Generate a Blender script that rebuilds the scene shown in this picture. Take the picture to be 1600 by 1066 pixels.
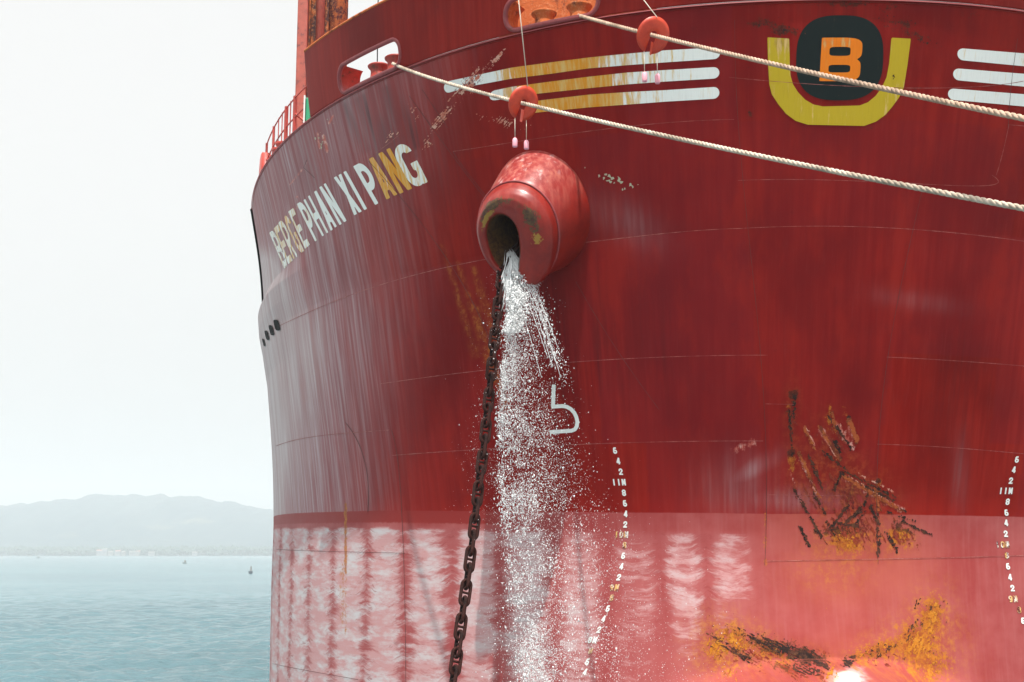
import bpy, bmesh, math, random
import numpy as np
from mathutils import Vector, Matrix
random.seed(7); rng = np.random.default_rng(7)
for o in list(bpy.data.objects): bpy.data.objects.remove(o)
scene = bpy.context.scene
COL = scene.collection
# ------------------------------------------------------------------ camera
ZC = 4.1                                   # camera height over the water
FPX = 2000.0                               # focal length in photo pixels (1600 wide)
PITCH = math.atan(333 / FPX)
cam_d = bpy.data.cameras.new('camera'); cam = bpy.data.objects.new('camera', cam_d); COL.objects.link(cam)
cam.location = (0, 0, ZC); cam.rotation_euler = (math.pi/2 + PITCH, 0, 0)
cam_d.sensor_width = 36; cam_d.lens = 36 * FPX / 1600; cam_d.clip_end = 40000; cam_d.clip_start = 0.1
scene.camera = cam
# ------------------------------------------------------------------ sky, sun, exposure
SUN = Vector((0.01, -0.40, 0.915)).normalized()
elev = math.asin(SUN.z); azim = math.atan2(SUN.x, SUN.y)
w = bpy.data.worlds.new('World'); scene.world = w; w.use_nodes = True
nt = w.node_tree; bg = nt.nodes['Background']
sky = nt.nodes.new('ShaderNodeTexSky'); sky.sky_type = 'NISHITA'; sky.sun_disc = False
sky.sun_elevation = elev; sky.sun_rotation = azim; sky.air_density = 1.6; sky.dust_density = 9.0; sky.ozone_density = 1.0
hs = nt.nodes.new('ShaderNodeHueSaturation'); hs.inputs['Saturation'].default_value = 0.09; hs.inputs['Value'].default_value = 1.2
nt.links.new(sky.outputs[0], hs.inputs['Color']); mxs = nt.nodes.new('ShaderNodeMix'); mxs.data_type = 'RGBA'; mxs.inputs[0].default_value = .72; mxs.inputs[7].default_value = (3.08, 3.06, 3.00, 1)   # thin even overcast veil over the blue
nt.links.new(hs.outputs[0], mxs.inputs[6]); nt.links.new(mxs.outputs[2], bg.inputs[0]); bg.inputs[1].default_value = 0.15
sl = bpy.data.lights.new('sun', 'SUN'); sl.energy = 3.1; sl.angle = math.radians(0.5); sl.color = (1, .95, .88)
so = bpy.data.objects.new('sun', sl); COL.objects.link(so); so.rotation_euler = SUN.to_track_quat('Z', 'Y').to_euler(); so.location = (20, -20, 60)
scene.view_settings.view_transform = 'Standard'; scene.view_settings.look = 'None'
scene.view_settings.gamma = 1; scene.view_settings.exposure = 0.90
scene.render.engine = 'CYCLES'
scene.cycles.volume_bounces = 1; scene.cycles.max_bounces = 8
# ------------------------------------------------------------------ node helper
class S:                                    # a socket with arithmetic
    def __init__(s, t, o): s.t = t; s.o = o
    def _m(s, op, b=None, c=None, clamp=False):
        n = s.t.nodes.new('ShaderNodeMath'); n.operation = op; n.use_clamp = clamp
        for i, v in enumerate((s, b, c)):
            if v is None: continue
            if isinstance(v, S): s.t.links.new(v.o, n.inputs[i])
            else: n.inputs[i].default_value = v
        return S(s.t, n.outputs[0])
    def __add__(a, b): return a._m('ADD', b)
    __radd__ = __add__
    def __sub__(a, b): return a._m('SUBTRACT', b)
    def __rsub__(a, b): return (a * -1) + b
    def __mul__(a, b): return a._m('MULTIPLY', b)
    __rmul__ = __mul__
    def __truediv__(a, b): return a._m('DIVIDE', b)
    def clamp(a): return a._m('ADD', 0.0, clamp=True)
    def fract(a): return a._m('FRACT')
    def abs(a): return a._m('ABSOLUTE')
    def sin(a): return a._m('SINE')
    def pow(a, b): return a._m('POWER', b)
    def ss(a, e0, e1):                      # smoothstep
        n = a.t.nodes.new('ShaderNodeMapRange'); n.interpolation_type = 'SMOOTHSTEP'
        a.t.links.new(a.o, n.inputs[0]); n.inputs[1].default_value = e0; n.inputs[2].default_value = e1
        if e0 > e1:
            n.inputs[1].default_value = e1; n.inputs[2].default_value = e0; n.inputs[3].default_value = 1; n.inputs[4].default_value = 0
        return S(a.t, n.outputs[0])
class M:
    def __init__(s, name, rough=.5, metal=0., spec=.5):
        s.m = bpy.data.materials.new(name); s.m.use_nodes = True; s.t = s.m.node_tree
        s.b = s.t.nodes['Principled BSDF']; s.b.inputs['Roughness'].default_value = rough; s.b.inputs['Metallic'].default_value = metal
        s.b.inputs['Specular IOR Level'].default_value = spec
    def obj(s): return s.t.nodes.new('ShaderNodeTexCoord').outputs['Object']
    def uv(s): return s.t.nodes.new('ShaderNodeUVMap').outputs[0]
    def sep(s, v):
        n = s.t.nodes.new('ShaderNodeSeparateXYZ'); s.t.links.new(v, n.inputs[0]); return [S(s.t, o) for o in n.outputs]
    def comb(s, x, y, z=0.):
        n = s.t.nodes.new('ShaderNodeCombineXYZ')
        for i, v in enumerate((x, y, z)):
            if isinstance(v, S): s.t.links.new(v.o, n.inputs[i])
            else: n.inputs[i].default_value = v
        return n.outputs[0]
    def attr(s, name):
        n = s.t.nodes.new('ShaderNodeAttribute'); n.attribute_name = name; return n
    def attr3(s, name):
        n = s.attr(name); k = s.t.nodes.new('ShaderNodeSeparateColor'); s.t.links.new(n.outputs['Color'], k.inputs[0]); return [S(s.t, o) for o in k.outputs]
    def noise(s, v, sc, det=3., rough=.55, sx=1, sy=1, sz=1, dist=0.):
        mp = s.t.nodes.new('ShaderNodeMapping'); mp.inputs['Scale'].default_value = (sx*sc, sy*sc, sz*sc); s.t.links.new(v, mp.inputs[0])
        n = s.t.nodes.new('ShaderNodeTexNoise'); n.inputs['Scale'].default_value = 1; n.inputs['Detail'].default_value = det
        n.inputs['Roughness'].default_value = rough; n.inputs['Distortion'].default_value = dist
        s.t.links.new(mp.outputs[0], n.inputs[0]); return S(s.t, n.outputs[0])
    def vor(s, v, sc, sx=1, sy=1, sz=1, out=0):
        mp = s.t.nodes.new('ShaderNodeMapping'); mp.inputs['Scale'].default_value = (sx*sc, sy*sc, sz*sc); s.t.links.new(v, mp.inputs[0])
        n = s.t.nodes.new('ShaderNodeTexVoronoi'); n.inputs['Scale'].default_value = 1; s.t.links.new(mp.outputs[0], n.inputs[0]); return S(s.t, n.outputs[out])
    def mix(s, f, a, b):
        n = s.t.nodes.new('ShaderNodeMix'); n.data_type = 'RGBA'
        if isinstance(f, S): s.t.links.new(f.o, n.inputs[0])
        else: n.inputs[0].default_value = f
        for i, v in ((6, a), (7, b)):
            if isinstance(v, tuple): n.inputs[i].default_value = (*v, 1)
            else: s.t.links.new(v, n.inputs[i])
        return n.outputs[2]
    def color(s, c):
        if isinstance(c, tuple): s.b.inputs['Base Color'].default_value = (*c, 1)
        else: s.t.links.new(c, s.b.inputs['Base Color'])
        return s
    def rough(s, v): s.t.links.new(v.o, s.b.inputs['Roughness']); return s
    def bump(s, h, strength=.3, dist=.02):
        n = s.t.nodes.new('ShaderNodeBump'); n.inputs['Strength'].default_value = strength; n.inputs['Distance'].default_value = dist
        s.t.links.new(h.o, n.inputs['Height']); s.t.links.new(n.outputs[0], s.b.inputs['Normal']); return s
# ------------------------------------------------------------------ object helpers
def tag(o, label=None, cat=None, group=None, kind=None):
    for k, v in (('label', label), ('category', cat), ('group', group), ('kind', kind)):
        if v: o[k] = v
    return o
def link(name, me, mat, parent=None):
    o = bpy.data.objects.new(name, me); COL.objects.link(o)
    if mat is not None and len(me.materials) == 0: me.materials.append(mat.m if isinstance(mat, M) else mat)
    if parent: o.parent = parent
    return o
def empty(name, loc=(0, 0, 0)):
    o = bpy.data.objects.new(name, None); COL.objects.link(o); o.location = loc; o.empty_display_size = .3; return o
def mesh(name, v, f, smooth=True, uv=None, attrs=None):
    me = bpy.data.meshes.new(name); v = np.asarray(v, float)
    me.from_pydata(v.tolist(), [], [list(map(int, q)) for q in f])
    me.polygons.foreach_set('use_smooth', [smooth]*len(me.polygons))
    if uv is not None:
        l = me.uv_layers.new(name='UVMap'); idx = np.zeros(len(me.loops), dtype=np.int32); me.loops.foreach_get('vertex_index', idx)
        l.data.foreach_set('uv', np.asarray(uv, np.float32)[idx].ravel())
    for k, a in (attrs or {}).items():
        a = np.asarray(a, np.float32)
        if a.ndim == 1:
            t = me.attributes.new(k, 'FLOAT', 'POINT'); t.data.foreach_set('value', a)
        else:
            t = me.attributes.new(k, 'FLOAT_COLOR', 'POINT'); t.data.foreach_set('color', np.concatenate([a, np.ones((len(a), 1), np.float32)], 1).ravel())
    me.update(); return me
class MB:
    def __init__(s): s.v = []; s.f = []
    def add(s, v, f):
        n = len(s.v); s.v += [tuple(map(float, p)) for p in v]; s.f += [tuple(i+n for i in q) for q in f]; return s
    def box(s, lo, hi, M4=None):
        v = [Vector((x, y, z)) for x in (lo[0], hi[0]) for y in (lo[1], hi[1]) for z in (lo[2], hi[2])]
        if M4: v = [M4 @ p for p in v]
        return s.add(v, [(0,1,3,2),(4,6,7,5),(0,4,5,1),(2,3,7,6),(0,2,6,4),(1,5,7,3)])
    def tube(s, pts, r, n=8, closed=False, cap=True):
        pts = [Vector(p) for p in pts]; L = len(pts); rr = r if hasattr(r, '__len__') else [r]*L
        rings = []; up = None
        for i, p in enumerate(pts):
            a = pts[(i-1) % L] if (closed or i > 0) else p; b = pts[(i+1) % L] if (closed or i < L-1) else p
            t = (b-a).normalized()
            if up is None:
                up = Vector((0, 0, 1)) if abs(t.z) < .9 else Vector((1, 0, 0))
            u = (up - t*up.dot(t)).normalized(); up = u; v = t.cross(u)
            rings.append([p + (u*math.cos(k*2*math.pi/n) + v*math.sin(k*2*math.pi/n))*rr[i] for k in range(n)])
        vs = [q for r_ in rings for q in r_]; fs = []
        for i in range(L if closed else L-1):
            j = (i+1) % L
            for k in range(n): fs.append((i*n+k, i*n+(k+1) % n, j*n+(k+1) % n, j*n+k))
        if cap and not closed: fs += [tuple(range(n))[::-1], tuple((L-1)*n+k for k in range(n))]
        return s.add(vs, fs)
    def lathe(s, prof, c=(0, 0, 0), axis=(0, 0, 1), n=24):
        q = Vector((0, 0, 1)).rotation_difference(Vector(axis)); c = Vector(c); vs = []; fs = []
        for r, z in prof:
            for k in range(n): vs.append(c + q @ Vector((r*math.cos(2*math.pi*k/n), r*math.sin(2*math.pi*k/n), z)))
        for i in range(len(prof)-1):
            for k in range(n): fs.append((i*n+k, i*n+(k+1) % n, (i+1)*n+(k+1) % n, (i+1)*n+k))
        return s.add(vs, fs)
    def build(s, name, mat, parent=None, smooth=True):
        return link(name, mesh(name, s.v, s.f, smooth), mat, parent)
def vnoise(x, y, seed=0, octs=4, rough=.5):
    tot = 0; amp = 1; s = 0
    for o in range(octs):
        r = np.random.default_rng(seed*31+o).random((256, 256)); xi = np.floor(x).astype(int); yi = np.floor(y).astype(int)
        fx = x-xi; fy = y-yi; fx = fx*fx*(3-2*fx); fy = fy*fy*(3-2*fy); g = lambda a, b: r[(xi+a) % 256, (yi+b) % 256]
        tot = tot + amp*((g(0,0)*(1-fx)+g(1,0)*fx)*(1-fy)+(g(0,1)*(1-fx)+g(1,1)*fx)*fy); s += amp; amp *= rough; x = x*2.03; y = y*2.03
    return tot/s
def sstep(x, a, b): t = np.clip((x-a)/(b-a), 0, 1); return t*t*(3-2*t)
# ------------------------------------------------------------------ photo <-> place
cp, sp = math.cos(PITCH), math.sin(PITCH)
def proj(P):
    P = np.asarray(P, float); Y = P[..., 1]; Z = P[..., 2]-ZC; D = Y*cp+Z*sp
    return 800+FPX*P[..., 0]/D, 533-FPX*(-Y*sp+Z*cp)/D
def at(px, py, Y):                          # a photo pixel at distance Y along the horizontal
    a = (px-800)/FPX; b = (533-py)/FPX; r = np.array([a, cp-b*sp, sp+b*cp]); t = Y/r[1]; return Vector(r*t)+Vector((0, 0, ZC))
# ------------------------------------------------------------------ hull shape: plan curves at each height, h = height over the camera
XS = 5.84; LB = 22.0; MB_ = 2.25
SIL = np.array([(100, 377), (272, 386), (290, 388), (430, 411), (556, 414), (700, 425), (803, 428), (900, 424), (1066, 421), (1300, 418)], float)
H_T = np.array([-6, -4, 0, 3.68, 5.92, 9.75, 12]); N_T = np.array([2.0, 2.0, 2.0, 1.95, 1.9, 2.15, 2.3])
def ystem(h):
    h = np.asarray(h, float); y = 24.5-(h-.7)*.335
    return np.where(h > 1.2, y, np.where(h > -.2, 24.333+(1.2-h)*.335-.12*(1.2-h)**2, 24.333+1.4*.335-.12*1.96))
def bulb(xs, h):
    d = np.clip(-1.93-h, 0, 9); A = 6.5*(1-np.exp(-(d/.42)**1.35)); wd = .55+1.2*np.clip(d, 0, 2)**.7
    d2 = np.clip(.1-h, 0, 9); return A*np.exp(-np.abs(xs/wd)**2.2)+.05*d2**2*np.exp(-(xs/3.2)**2)
def solveB(h):
    n = np.interp(h, H_T, N_T); ys = float(ystem(h)); q = np.linspace(0, 1, 300)
    lo, hi = 8., 18.
    for _ in range(40):
        B = .5*(lo+hi); xs = B*np.clip(1-(1-q)**MB_, 0, 1)**(1/n); px, py = proj(np.stack([XS-xs, ys+LB*q, ZC+h+0*q], -1))
        i = np.argmin(px)
        if px[i] < np.interp(py[i], SIL[:, 0], SIL[:, 1]): hi = B
        else: lo = B
    return B
HB = np.linspace(-6, 12.5, 75); BB = np.array([solveB(h) for h in HB])
BB = np.convolve(np.pad(BB, 3, mode='edge'), np.ones(7)/7, 'valid')
def Bof(h): return np.interp(h, HB, BB)
def dB(h): return np.interp(h, [5.0, 5.9, 6.4, 6.85, 7.15], [0, .09, .17, .19, 0])      # the full side swells out again under the flare
def Beff(xs, h): return Bof(h)+dB(h)*np.clip((np.abs(xs)-10.6)/1.6, 0, 1)
def ysurf(xs, h):                           # y of the fore body at offset xs from the centreline
    B = Beff(xs, h); n = np.interp(h, H_T, N_T); u = np.clip(np.abs(xs)/B, 0, 1)
    return ystem(h)+LB*(1-np.clip(1-u**n, 0, 1)**(1/MB_)) - bulb(xs, h)
YC = 39.0
PHI0 = None
def girth(xs, h):                           # girth from the stem, measured along one water line, for any point of the shell
    global PHI0
    f = lambda x, hh: np.arctan2(x, YC-(ysurf(x, hh)+bulb(x, hh)))
    if PHI0 is None:
        x = np.sign(np.linspace(-1, 1, 801))*(1-(1-np.abs(np.linspace(-1, 1, 801)))**2)*Bof(3.)*.9999; y = ysurf(x, 3.+0*x); ar = np.concatenate([[0], np.cumsum(np.hypot(np.diff(x), np.diff(y)))]); PHI0 = (f(x, 3.+0*x), ar-ar[400])
    return np.interp(f(xs, h), *PHI0)
def hp(xs, h): return np.stack([XS+xs, ysurf(xs, h), ZC+h+0*xs], -1)
def hn(xs, h, e=.02):
    a = hp(xs+e, h)-hp(xs-e, h); b = hp(xs, h+e)-hp(xs, h-e); n = np.cross(a, b); n /= np.linalg.norm(n, axis=-1, keepdims=True)+1e-12
    return np.where(n[..., 1:2] > 0, -n, n)
def hit(px, py):                            # where the sight line of a photo pixel meets the hull: (xs, h)
    px = np.asarray(px, float); py = np.asarray(py, float); a = (px-800)/FPX; b = (533-py)/FPX
    ry = cp-b*sp; rz = sp+b*cp; f = lambda t: t*ry-ysurf(a*t-XS, rz*t)
    best = np.full(px.shape, np.nan); T = np.linspace(15, 46, 125); prev = f(T[0]+0*px)
    for t0, t1 in zip(T[:-1], T[1:]):
        cur = f(t1+0*px); m = np.isnan(best) & (prev < 0) & (cur >= 0) & (np.abs(a*t1-XS) < Bof(rz*t1)*1.0); best[m] = t0; prev = cur
    best = np.where(np.isnan(best), 40, best); lo = best; hi = best+.25
    for _ in range(22):
        m = .5*(lo+hi); v = f(m) < 0; lo = np.where(v, m, lo); hi = np.where(v, hi, m)
    return a*lo-XS, rz*lo
H_K = 9.75                                  # forecastle deck edge (knuckle)
H_TOP = 11.06                               # bulwark top
# ================================================================== MATERIALS
def paint_base(m, uv, band=None):
    x, z, _ = m.sep(uv)
    st = m.noise(uv, 1, 5, .6, 7, .35); big = m.noise(uv, 1, 3, .5, .55, .4); fine = m.noise(uv, 1, 6, .7, 26, 1.2); bl = m.noise(uv, 5, 5, .6)
    c = m.mix(st.ss(.3, .7), (.22, .0070, .0045), (.30, .0160, .0095)); c = m.mix(big.ss(.35, .7), c, (.155, .0055, .0045))
    c = m.mix(fine.ss(.5, .8)*.35, c, (.28, .05, .045)); c = m.mix(bl.ss(.62, .75)*.25, c, (.07, .01, .01))
    return c
mh = M('weathered_hull_paint', .42, spec=.12)
def build_hull_mat():
    m = mh; uv = m.uv(); x, z, _ = m.sep(uv)
    chalk_sheen, salt_glint, rust = m.attr3('mask_a'); dark, scr, orange = m.attr3('mask_b')
    band = S(m.t, m.attr('band').outputs['Fac'])
    c = paint_base(m, uv)
    pl = S(m.t, m.attr('plate').outputs['Fac']); gr = S(m.t, m.attr('grime_shade').outputs['Fac'])
    c = m.mix((pl-.1).clamp()*.55, c, (.165, .012, .020)); c = m.mix(m.noise(uv, 1, 5, .65, 1.1, .35).ss(.48, .66)*.4, c, (.31, .018, .011)); c = m.mix((z-3.6).ss(3.4, 0)*.45, c, (.33, .018, .012))
    # chalky weathering plus painted sky sheen on the topsides, in vertical runs
    s1 = m.noise(uv, 1, 5, .55, 2.4, .16); s2 = m.noise(uv, 1, 4, .55, 10, .4)
    ch = (chalk_sheen*(.6+s1.ss(.3, .7)*.5)*(.85+s2.ss(.3, .7)*.25)).clamp()
    c = m.mix(ch, c, m.mix(s2.ss(.4, .7), (.33, .17, .185), (.46, .36, .38)))
    c = m.mix((chalk_sheen-.72).ss(0, .5)*(.55+s1.ss(.3, .7)*.45), c, (.62, .59, .58))
    c = m.mix((gr*(.15+s2.ss(.4, .7)*.9)*(.5+s1.ss(.35, .65)*.8)).clamp(), c, (.055, .008, .010))  # grime, plus bolster and flare shade put into the colour
    # boot-topping: two coats of lighter red below the load line
    sw = S(m.t, m.attr('swath').outputs['Fac'])
    edge = band + (m.noise(uv, 3, 2)-.5)*.015
    low = edge.ss(-.008, .008)
    ln = m.noise(uv, 1, 4, .6, .8, .9); ls = m.noise(uv, 1, 5, .65, 9, .5)
    lc = m.mix(ln.ss(.3, .7), (.295, .046, .046), (.365, .086, .084)); lc = m.mix(ls.ss(.4, .8)*.18, lc, (.46, .20, .19))
    lc = m.mix(orange*(.2+ln*.6), lc, (.40, .090, .060))
    d1 = (edge-.26+(m.noise(uv, 9, 3, .7)-.5)*.08).ss(-.02, .03)
    lc = m.mix((d1+sw.ss(12.2, 14.2)).clamp(), (.27, .03, .027), lc)
    # salt and scrubbed-off antifouling: arcs inside vertical swathes
    wob = m.noise(m.comb(x, z*.5), .8, 2); colx = (sw+(wob-.5)*.25).fract(); cc = (colx-.5).abs()
    blot0 = m.noise(m.comb(sw*.8, z*1.4), 1.6, 5, .7)
    colm = (cc+(blot0-.5)*.5).ss(.60, .16)
    arc = z - cc*cc*.5 + (m.noise(uv, 1.2, 3)-.5)*.35
    av = m.comb(sw, arc, 0.); a1 = m.noise(av, 1, 6, .75, .9, 6.2, 1, .3); a2 = m.noise(av, 1, 5, .75, 2.6, 12, 1, .4); blot = m.noise(m.comb(sw, z*2.2), 1.5, 6, .7)
    pat = (a1*.6+a2*.35+blot*.35)
    sm = (pat + salt_glint*.40 - 1.025 + colm*.20).ss(-.03, .16)
    lc = m.mix((colm*(.35+ln)*salt_glint.ss(.05, .8)*.4).clamp(), lc, (.45, .17, .17)); lc = m.mix(((1-colm)*(.1+ls)*salt_glint.ss(.05, .6)*.42).clamp(), lc, (.25, .045, .048))
    pale = m.mix(blot.ss(.42, .66)*salt_glint.ss(.4, 1.), (.52, .29, .29), (.55, .56, .57))
    lc = m.mix((sm*salt_glint.ss(.02, .3)*.85).clamp(), lc, pale)
    dk = ((a2*.8+blot*.2+(1-cc.ss(.1, .45))*-.09).ss(.50, .60))*salt_glint.ss(.1, .7)
    lc = m.mix(dk*.62, lc, (.26, .035, .035))
    c = m.mix(low, c, lc)
    c = m.mix((salt_glint-1.0).ss(0, .35), c, (.85, .76, .62))  # sun highlight on the bulb top, painted near-white cream
    # light scrapes
    k1 = m.noise(uv, 1, 6, .75, 20, 2.2, 1, .6); k2 = m.noise(uv, 6, 6, .7)
    c = m.mix(((k1*.6+k2*.5)+scr*.6-.86).ss(-.04, .16)*scr.ss(.02, .3)*.9, c, m.mix(k2.ss(.45, .7), (.50, .12, .09), (.72, .50, .44)))
    # rust: soft run-off, orange bloom with dark flaking scabs
    r1 = m.noise(uv, 7, 8, .78); r2 = m.noise(uv, 26, 6, .7); r3 = m.noise(uv, 1, 6, .7, 5, 1.6); sn = S(m.t, m.attr('stain').outputs['Fac']); gd = S(m.t, m.attr('gold').outputs['Fac'])
    c = m.mix((sn*(.15+r3.ss(.32, .66)*.85)*(.55+r1.ss(.4, .6)*.45)*.85).clamp(), c, m.mix(r1.ss(.42, .6), (.17, .022, .012), (.34, .075, .025)))
    c = m.mix((gd*(.1+r3.ss(.3, .65))*(.4+r1.ss(.42, .58)*.7)).clamp(), c, m.mix(r1.ss(.4, .6), (.33, .09, .02), (.48, .19, .03)))
    rc = m.mix(r1.ss(.38, .62), (.20, .035, .012), (.44, .15, .02)); rc = m.mix(r2.ss(.5, .65)*.5, rc, (.46, .22, .04))
    c = m.mix((rust*1.1+(r1-.5)*2.6+(r2-.5)*1.2-.42).ss(0, .38)*rust.ss(0, .3)*.92, c, rc)
    dd = (dark*1.2+(r1-.5)*2.4+(r2-.5)*1.3-.50).ss(0, .22)
    c = m.mix(dd*dark.ss(0, .2)*.8, c, m.mix(r2.ss(.4, .6), (.018, .011, .010), (.085, .03, .018)))
    m.color(c); m.t.links.new((.05+chalk_sheen*.45+salt_glint*.2).o, m.b.inputs['Specular IOR Level'])
    m.rough((.40+fr(m, uv)*.16+chalk_sheen*.12+salt_glint*.12+dark*.3).clamp())
    ht = m.noise(uv, 1, 2, .5, .9, .55)*1.0+m.noise(uv, 30, 4)*.02+r1*dark*.12+a2*salt_glint*.05
    m.bump(ht, .45, .05)
def fr(m, uv): return m.noise(uv, 3, 5, .7)
build_hull_mat()
def red_mat(name, base=(.30, .035, .028), wear=(.16, .04, .02), pale=(.5, .2, .17), amt=.5, rough=.45):
    m = M(name, rough); v = m.obj(); n = m.noise(v, 5, 6, .7); n2 = m.noise(v, 1, 5, .7, 14, 14, 1.4)
    c = m.mix(n.ss(.35, .7), base, tuple(b*.72 for b in base)); c = m.mix(n2.ss(.55, .75)*.4, c, pale); c = m.mix((n-.62+amt*.1).ss(0, .08), c, wear)
    m.color(c).bump(n, .3, .02); return m
m_bul = M('bulwark_paint', .42, spec=.14); c_ = paint_base(m_bul, m_bul.uv()); m_bul.color(c_); m_bul.bump(m_bul.noise(m_bul.uv(), 1, 2, .5, .9, .55)+m_bul.noise(m_bul.uv(), 30, 4)*.02, .4, .05)
m_red = red_mat('red_deck_paint', (.42, .045, .03)); m_rim = red_mat('dull_red_rim_paint', (.30, .05, .055), amt=.1)
def rust_mat(name, a=(.36, .10, .03), b=(.05, .022, .025), c3=(.55, .27, .12), k=.5):
    m = M(name, .75, spec=.12); v = m.obj(); n = m.noise(v, 3, 8, .75, 1, 1, .6); n2 = m.noise(v, 14, 6, .7)
    c = m.mix(n.ss(k-.06, k+.06), b, a); c = m.mix((n2.ss(.5, .68))*.6, c, c3); m.color(c).bump(n2+n, .7, .03); return m
m_rust = rust_mat('scaly_rust'); m_rust2 = rust_mat('orange_rust', (.50, .13, .04), (.17, .05, .03), (.60, .27, .13), .42)
m_chain = rust_mat('chain_rust', (.030, .008, .006), (.012, .005, .0045), (.055, .016, .010), .45); m_chain.b.inputs['Specular IOR Level'].default_value = .15
def letter_mat(name, base, rust=(.68, .27, .012), rough=.5, bare=(.13, .015, .014)):
    m = M(name, rough, spec=.15); uv = m.uv(); k, wear, _ = m.attr3('mask_a')
    n = m.noise(uv, 1, 6, .7, 14, 1.3); n2 = m.noise(uv, 9, 6, .75); n3 = m.noise(uv, 1, 5, .6, 40, 3)
    c = m.mix(n3.ss(.45, .75)*.3, base, tuple(b*.72 for b in base))
    c = m.mix((k*1.35+(n-.5)*3.2-.42).ss(0, .55)*k.ss(0, .2), c, m.mix(n.ss(.4, .65), rust, (.66, .45, .16)))
    sp = (m.noise(uv, 16, 4, .7)-.715).ss(0, .03)*.9; c = m.mix(sp, c, (.12, .05, .02))
    c = m.mix((wear*1.2+(n2-.5)*2.-.55).ss(0, .2)*wear.ss(0, .15), c, bare); m.color(c); return m
m_white = letter_mat('white_lettering_paint', (.80, .83, .80)); m_yellow = letter_mat('yellow_emblem_paint', (.50, .36, .018), (.22, .12, .02))
m_green = letter_mat('dark_green_emblem_paint', (.007, .014, .014), (.03, .02, .015), bare=(.03, .015, .015)); m_orange = letter_mat('orange_letter_paint', (.78, .20, .010), (.5, .07, .02))
m_seam = M('weld_seam_paint', .5); m_seam.color(m_seam.mix(m_seam.noise(m_seam.obj(), 4, 5, .8).ss(.4, .65), (.20, .025, .022), (.40, .14, .12)))
m_bead = M('knuckle_bead_paint', .5); m_bead.color((.42, .08, .085))
m_seamd = M('dark_weld_seam_paint', .6).color((.08, .02, .018))
m_black = M('matte_black', .7, spec=.1).color((.012, .012, .012))
# ================================================================== THE SHIP
ship = empty('cargo_ship', (XS, 24.5, 0))
tag(ship, 'huge rust-streaked dark red cargo ship towering over the water, seen from under its bow', 'ship')
def on_ship(o, part=None):
    if part is not None: o.parent = part; return o          # parts stand at the world origin, so a sub-part needs no offset
    o.parent = ship; o.matrix_parent_inverse = Matrix.Translation((-XS, -24.5, 0)); return o
# --- hull mesh
def cols():
    u = 1-(1-np.linspace(0, 1, 760))**2.0; u = u[:-1]; q = np.concatenate([u, [1.0]]); return np.concatenate([-q[::-1], q[1:][::2], [1.0]])
US = cols(); US = np.unique(np.round(US, 6))
def hull_grid(hs, us):
    U, Hh = np.meshgrid(us, hs); xs = U*(Bof(Hh)+dB(Hh)); P = hp(xs, Hh)
    # sponson-like shoulder where the full-width side starts, abaft the flare
    yy = P[..., 1]-ystem(Hh)
    return P, xs, Hh
def arc(P, us):
    d = np.linalg.norm(np.diff(P, axis=1), axis=2); s = np.concatenate([np.zeros((P.shape[0], 1)), np.cumsum(d, 1)], 1); i0 = np.argmin(np.abs(us)); return s-s[:, i0:i0+1]
hs_ = np.linspace(-4.6, H_K, 400)
P, XSg, Hg = hull_grid(hs_, US); ARC = arc(P, US)
nh, nu = P.shape[:2]
# straight run of the side aft to the stern
aft = np.array([5, 20, 60, 120, 170.]); 
Pa = np.stack([np.stack([P[:, 0, 0], P[:, 0, 1]+a, P[:, 0, 2]], -1) for a in aft[::-1]], 1); Pb = np.stack([np.stack([P[:, -1, 0], P[:, -1, 1]+a, P[:, -1, 2]], -1) for a in aft], 1)
PP = np.concatenate([Pa, P, Pb], 1)
ARC = ARC[np.argmin(np.abs(hs_-3.))][None].repeat(nh, 0); AR0 = ARC[0]; UR0 = US.copy()
ARC = girth(XSg, Hg)
SS = np.concatenate([ARC[:, :1]-aft[::-1][None], ARC, ARC[:, -1:]+aft[None]], 1)
V = PP.reshape(-1, 3); nw = PP.shape[1]
ii, jj = np.meshgrid(np.arange(nh-1), np.arange(nw-1), indexing='ij'); a_ = (ii*nw+jj).ravel()
F = np.stack([a_, a_+1, a_+nw+1, a_+nw], 1)
px, py = proj(V); px = np.where(V[:, 1]*cp > 1, px, -999)
xsv = V[:, 0]-XS; hv = V[:, 2]-ZC; sv = SS.ravel()
# load line height along the hull (it is painted a little high towards the flank)
PL = np.array([(-400, 815), (430, 806), (520, 800), (600, 798), (750, 799), (960, 801), (1200, 803), (1370, 804), (1600, 808), (2200, 818)], float)
hx, hh_ = hit(PL[1:-1, 0], PL[1:-1, 1])
band = np.interp(xsv, hx, hh_) - hv
SWP = np.array([426, 438, 455, 483, 521, 572, 632, 708, 782, 868, 950, 1035, 1105, 1190, 1290, 1400, 1500, 1600, 1700.])
swx, swh = hit(SWP, 885+0*SWP); SWS = girth(swx, swh); SWI = np.arange(len(SWP))
swath = np.where(sv < SWS[0], (sv-SWS[0])/4., np.where(sv > SWS[-1], SWI[-1]+(sv-SWS[-1])/1.2, np.interp(sv, SWS, SWI)))+5.
HS_ = np.array([-9, -3.3, 0., 2.1, 3.68, 5.92, 7.75, 20]); VS_ = np.array([-99, -17, -12.5, -9.6, -6.2, -3.4, -1.0, 1.0, 4.4, 8, 99])
rowi = np.searchsorted(HS_, hv); sh = np.where(rowi % 2 == 0, .9, 0.); coli = np.searchsorted(VS_, np.where(np.abs(sv) < 1.9, sv/(1+.075*np.clip(hv, 0, 9)), sv+sh*(np.abs(sv) > 2.3)))
plate = np.random.default_rng(5).random((12, 14))[rowi, coli]; plate = np.where(coli == 6, .85+.1*plate, plate*.8)
fore = (V[:, 1]-ystem(hv)) < LB*.97
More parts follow.
